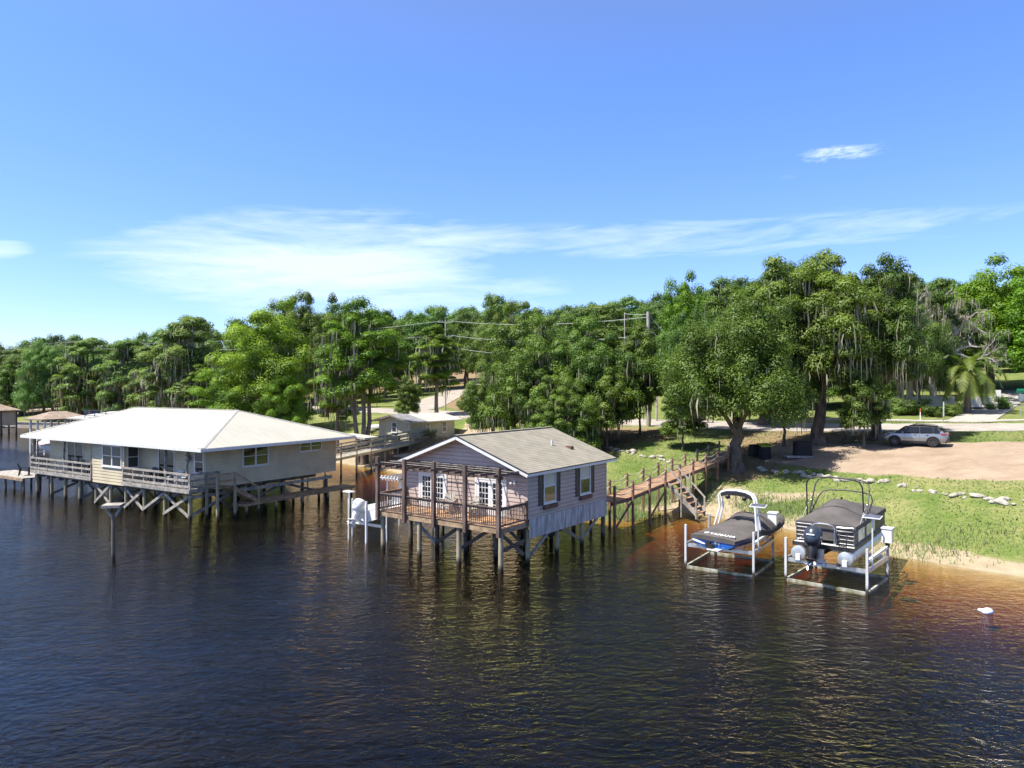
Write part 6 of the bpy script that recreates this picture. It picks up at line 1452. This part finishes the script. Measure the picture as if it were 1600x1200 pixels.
PT['softB'] = (oak(34, 12.5, 11, n=160, per=560, size=.095, zlo=4.2, lm='leaf_feather', cl=1.05, flat=1.0, mossn=.3, mosslen=1.8, shell=(.3, 1.), br=.3, name='soft_oak'), 12.5, 11)
PT['slim'] = (oak(5, 8, 4.6, n=55, per=520, size=.095, zlo=.9, cl=.75, mossn=.5, br=.12, fork=2, name='young_oak', mosslen=1.2), 8, 4.6)
PT['cypA'] = (cypress(6, 15, 9.5, layers=11, parts=3, zlo=7.5, br=.28, per=700, size=.11), 15, 9.5)
PT['cypB'] = (cypress(7, 13, 6, layers=10, zlo=5.5, br=.26, mossn=.6, per=600, size=.105), 13, 6)
PT['cypC'] = (cypress(8, 13, 13, layers=11, zlo=2.0, per=900, size=.12, parts=1, br=.42, mossn=.25, name='broad_cypress', topw=.75, lm='leaf_cypress'), 13, 13)
PT['cypD'] = (cypress(9, 11.5, 7, layers=9, zlo=2.2, lm='leaf_olive', br=.3, mossn=.8, parts=2, name='mossy_cypress', mper=14, mosslen=2.0, per=620, size=.11), 11.5, 7)
PT['bright'] = (oak(10, 16, 15, n=200, per=460, size=.15, zlo=1.5, moss=False, lm='leaf_bright', cl=1.4, br=.5, fork=4, name='broadleaf_tree', flat=.75), 16, 15)
_d = dead_tree(11, 12, 9); _v = np.array([v.co[:] for c in _d.children if c.name.startswith('trunk') for v in c.data.vertices])
PT['dead'] = (_d, float(_v[:, 2].max()), float(np.ptp(_v[:, 0]) + np.ptp(_v[:, 1])) / 2)
PT['far1'] = (oak(12, 15, 13, n=120, per=300, size=.19, zlo=1.2, moss=False, lm='leaf_oak_far', cl=1.6, br=.4, fork=4, name='wood_oak', amp=.2), 15, 13)
PT['far2'] = (oak(13, 16, 12, n=105, per=300, size=.19, zlo=1.5, moss=True, lm='leaf_oak_far', cl=1.7, br=.4, fork=5, name='wood_oak', amp=.22, mossn=.2), 16, 12)
PT['far3'] = (oak(14, 17, 10, n=85, per=320, size=.18, zlo=4, moss=False, lm='leaf_olive', cl=1.4, br=.35, fork=6, name='wood_oak', amp=.15, flat=.6, shell=(.45, .95)), 17, 10)
PT['palm'] = (palm(15, 4.2, 4.4), 7, 9)
PT['smallpalm'] = (palm(16, 2.6, 1.9, 18, .14, 'small_palm'), 4, 4)
PT['weeping'] = (oak(17, 12, 9, n=110, per=600, size=.095, zlo=.6, lm='leaf_olive', cl=1.0, flat=.85, mossn=.6, mosslen=1.8, br=.3, name='weeping_oak'), 12, 9)
used = set()
def plant(kind, px, Y, topy, wpx, label, rz=None, group=None, sink=0, basey=None):
    proto, H0, W0 = PT[kind]; x = (px - 800) / F * Y; z = h1(x, Y) - sink; H = EYE + (600 - topy) / F * Y - z; sx = wpx / F * Y / W0
    rz = random.uniform(0, 6.28) if rz is None else rz; sc = (sx, sx, H / H0)
    if kind not in used:
        used.add(kind); o = proto; o.location = (x, Y, z); o.rotation_euler = (0, 0, rz); o.scale = sc
    else: o = dup(proto, (x, Y, z), rz, sc)
    o['label'] = label
    if group: o['group'] = group
    elif 'group' in o: del o['group']
    return o
# near and middle trees: kind, trunk px, distance, crown top px, crown width px
plant('soft', 1150, 57, 474, 225, 'soft green oak behind the boardwalk end beside the two bins')
plant('oakB', 1278, 62, 392, 205, 'tallest dark oak with a thick trunk behind the covered grill')
plant('oakB', 1195, 76, 416, 190, 'dark broad oak filling the gap left of the tallest oak')
plant('oakB', 1368, 62, 408, 150, 'dark mossy oak just right of the tallest oak')
plant('slim', 1350, 58.5, 560, 75, 'young mossy oak leaning over the front of the silver SUV')
plant('dead', 1462, 92, 440, 150, 'bare bleached tree draped in moss behind the palm')
plant('dead', 1408, 86, 436, 140, 'bare mossy tree standing over the silver SUV')
plant('softB', 1436, 82, 500, 105, 'moss hung oak behind the silver SUV')
plant('bright', 1545, 104, 416, 205, 'bright green rounded tree at the right end of the wood')
plant('bright', 1640, 96, 440, 190, 'bright green tree cut by the right picture edge')
plant('palm', 1512, 80, 538, 140, 'date palm with arching fronds before the white wall')
plant('oakC', 858, 71, 496, 200, 'broad live oak directly behind the ridge of the mauve roof')
plant('oakC', 800, 75, 540, 135, 'low spreading live oak at the left of the central clump')
plant('oakA', 925, 69, 500, 150, 'live oak with drooping limbs at the right of the central clump')
plant('oakA', 772, 79, 580, 85, 'bushy low oak beside the cottage gravel')
plant('oakA', 880, 64, 590, 130, 'low mossy oak just behind the mauve ridge')
plant('slim', 1000, 72, 500, 75, 'slender oak standing alone between the central clump and the poles')
plant('slim', 948, 66, 560, 80, 'short mossy oak in front of the right end of the central clump')
plant('slim', 1067, 64, 600, 72, 'small bushy oak alone on the lawn behind the rope rails')
plant('softB', 1078, 70, 492, 130, 'tall feathery oak behind the small lawn oak')
plant('softB', 1225, 62, 520, 100, 'feathery low oak between the bins and the thick trunk')
plant('cypA', 566, 79, 482, 145, 'bright cypress with three leaning trunks beside the cottage')
plant('cypB', 527, 87, 545, 75, 'short cypress heavy with moss left of the three trunk cypress')
plant('cypB', 682, 106, 515, 76, 'pale yellow green cypress standing by the hill road')
plant('slim', 637, 98, 585, 40, 'mossy small tree overhanging the road junction')
plant('cypC', 420, 99, 492, 165, 'broad bright cypress above the right half of the white roof')
plant('cypC', 360, 103, 565, 110, 'low bright cypress directly above the white roof')
plant('cypC', 446, 94, 585, 80, 'low green tree just behind the white roof hip')
plant('cypD', 290, 118, 500, 120, 'tall olive cypress with grey moss left of the bright cypress')
plant('cypD', 238, 126, 545, 75, 'thin olive cypress with trailing moss behind the white ridge')
plant('cypD', 196, 132, 537, 85, 'mossy cypress left of the thin olive one')
plant('cypD', 135, 142, 530, 90, 'broad mossy cypress above the navy railing')
plant('weeping', 68, 156, 532, 85, 'rounded weeping tree at the far left shore')
plant('cypB', 108, 142, 570, 50, 'low light green cypress behind the white canopy')
plant('cypB', 318, 112, 575, 65, 'light green cypress with bare stems behind the white ridge')
plant('smallpalm', 164, 134, 578, 38, 'yellow green small palm among the mossy cypresses')
plant('slim', 18, 176, 560, 45, 'small green tree at the left picture edge')
plant('oakA', 38, 185, 548, 60, 'round dark tree beyond the far left lawn')
plant('oakC', 480, 125, 458, 125, 'tall dark oak rising behind the bright cypress')
plant('far3', 770, 150, 455, 60, 'tall thin crowned tree above the central skyline')
plant('oakA', 800, 120, 475, 110, 'bright mid green oak behind the power wires')
plant('bright', 1085, 118, 440, 120, 'rounded bright oak above the pale utility pole')
plant('far1', 1440, 110, 430, 120, 'dark oak behind the bare bleached tree')
plant('oakA', 1335, 92, 545, 170, 'dark low oak across the road behind the tallest oak')
plant('oakA', 1245, 96, 530, 160, 'dark low oak across the road left of the thick trunk')
plant('oakA', 1425, 98, 530, 130, 'dark low oak behind the green hedge')
plant('bright', 1605, 125, 470, 130, 'bright tree shading the top of the driveway')
plant('oakA', 1150, 104, 540, 110, 'dark low oak across the road behind the soft oak')
# far wood
rngf = random.Random(3); G = 'oaks of the far wood'
sky = [(0, 532), (60, 520), (110, 512), (165, 532), (215, 515), (250, 508), (300, 498), (350, 498), (400, 490), (450, 488), (540, 470), (600, 478), (660, 478), (720, 470), (780, 462), (840, 478), (900, 472), (950, 462), (1000, 464), (1050, 455), (1100, 445), (1200, 430), (1300, 432), (1400, 430), (1500, 432), (1600, 430)]
kinds = ['far1', 'far2', 'far1', 'far3', 'far2', 'far1']
n = 0
for row, (Y0, lift) in enumerate(((142, 26), (165, 10), (195, 0))):
    px = -80
    while px < 1700:
        top = float(np.interp(px, [s[0] for s in sky], [s[1] for s in sky])) + lift * rngf.uniform(.5, 1.3) + rngf.uniform(-4, 9)
        Y = (Y0 + max(0, 250 - px) * .16) * rngf.uniform(.96, 1.08); w = rngf.uniform(70, 110) * (150 / Y) * 1.15
        blocked = row == 0 and (600 < px < 770 or 930 < px < 1060)
        if not blocked: plant(rngf.choice(kinds), px, Y, top, w, 'oak of the far wood along the skyline behind the road', None, G); n += 1
        px += w * rngf.uniform(.5, .72)
# shrubs, hedge, reeds
S1 = bush(21, 2.6, 2.2, 'leaf_grey', per=300, n=12, name='shrub'); p = at(672, 689); S1.location = p; S1.scale = (.6, .6, .7); S1['label'] = 'grey green shrub against the side wall of the cottage'
B0 = bush(22, 2.4, 1.5, 'leaf_oak', per=260, n=10); first = True
for px, py, s, lb in ((1412, 648, 1.3, 'clipped green hedge section left of the white wall'), (1432, 649, 1.3, 'clipped green hedge section at the end of the white wall'), (1490, 650, .9, 'low shrub at the foot of the white wall'), (1462, 652, .8, 'small shrub beside the white marker pole'),
                      (905, 640, 1, 'shrub beside the far road'), (235, 650, 1.6, 'rounded shrub behind the white ridge'), (268, 648, 1.5, 'shrub between the mossy stems behind the white roof'), (205, 652, 1.4, 'low shrub by the navy railing'), (8, 640, 2, 'shrub at the far left road'), (1335, 655, 1.2, 'shrub across the road behind the mossy oak'), (1560, 640, 1.0, 'shrub beside the concrete driveway'), (618, 690, .8, 'green weeds by the walkway landing'), (725, 640, 1, 'shrub at the hill road verge')):
    p = at(px, py)
    if first: o = B0; o.location = p; o.scale = (s, s, s); first = False
    else: o = dup(B0, p, random.uniform(0, 6), (s, s, s))
    o['label'] = lb
def blades(name, pts, hmin, hmax, w, m, label=None, lean=.35):
    P = np.array(pts); k = len(P); rng = RNG; h = rng.uniform(hmin, hmax, k); a = rng.uniform(0, 6.28, k); t = np.stack([np.cos(a), np.sin(a), np.zeros(k)], 1) * w * .5
    tip = P + np.stack([rng.normal(size=k) * lean * h, rng.normal(size=k) * lean * h, h], 1)
    V = np.stack([P - t, P + t, tip], 1).reshape(-1, 3); o = npmesh(name, V, np.arange(3 * k).reshape(-1, 3), M[m], attr={'rnd': ('FACE', rng.random(k))}); tag(o, label, None, None, 'stuff'); return o
def scatter(cx, cy, rx, ry, n):
    x = cx + RNG.normal(size=n) * rx * .5; y = cy + RNG.normal(size=n) * ry * .5; z = height(x, y); k = z > -.12; return np.stack([x[k], y[k], z[k]], 1)
R_ = [scatter(7.4, 48.9, 2.2, 1.8, 5200), scatter(4.4, 51.5, 3, 2, 3000), scatter(9.3, 52.6, 2.6, 1.4, 2600), scatter(11.2, 53.6, 2.2, 1.2, 1600)]
for px, py, rx, n in ((1215, 806, 2.4, 1500), (1240, 796, 2.4, 1200), (1430, 856, 3.4, 600), (1395, 840, 2.4, 350), (1490, 852, 3.6, 500), (1540, 845, 3, 300), (1100, 772, 1.3, 900), (1180, 790, 1.6, 1400)):
    p = at(px, py); R_.append(scatter(p.x, p.y, rx, 2.0, n))
blades('shore_grass', np.concatenate(R_), .12, .42, .04, 'blade', 'tall bright grass along the water edge')
p = at(655, 697); blades('dry_reeds', np.concatenate([scatter(p.x, p.y, 5, 2.2, 2200), scatter(p.x + 3, p.y - 2, 4, 2, 900)]), .25, .9, .05, 'blade_dry', 'dry reddish reeds before the cottage')
n = 90000; x = RNG.uniform(-30, 48, n); y = RNG.uniform(34, 76, n); d = sdist(x, y)
xs_, ys_ = x, y; k = (d > 2.2 + RNG.random(n) * 2) & ~inpoly(x, y, GRAVEL) & ~inpoly(x, y, SANDY) & (wob(x, y, .55, 2) + RNG.normal(size=n) * .5 > -.25)
rd = np.array([(p_.x, p_.y) for p_ in roadL])
for (a, b) in zip(rd[:-1], rd[1:]):
    dv = b - a; tt = np.clip(((x - a[0]) * dv[0] + (y - a[1]) * dv[1]) / (dv @ dv + 1e-9), 0, 1); k &= np.hypot(x - a[0] - tt * dv[0], y - a[1] - tt * dv[1]) > 3.8
x, y = x[k], y[k]; blades('lawn_grass', np.stack([x, y, height(x, y)], 1), .05, .14, .09, 'blade', 'short grass of the lawn')
x = RNG.uniform(0, 1, 2500)
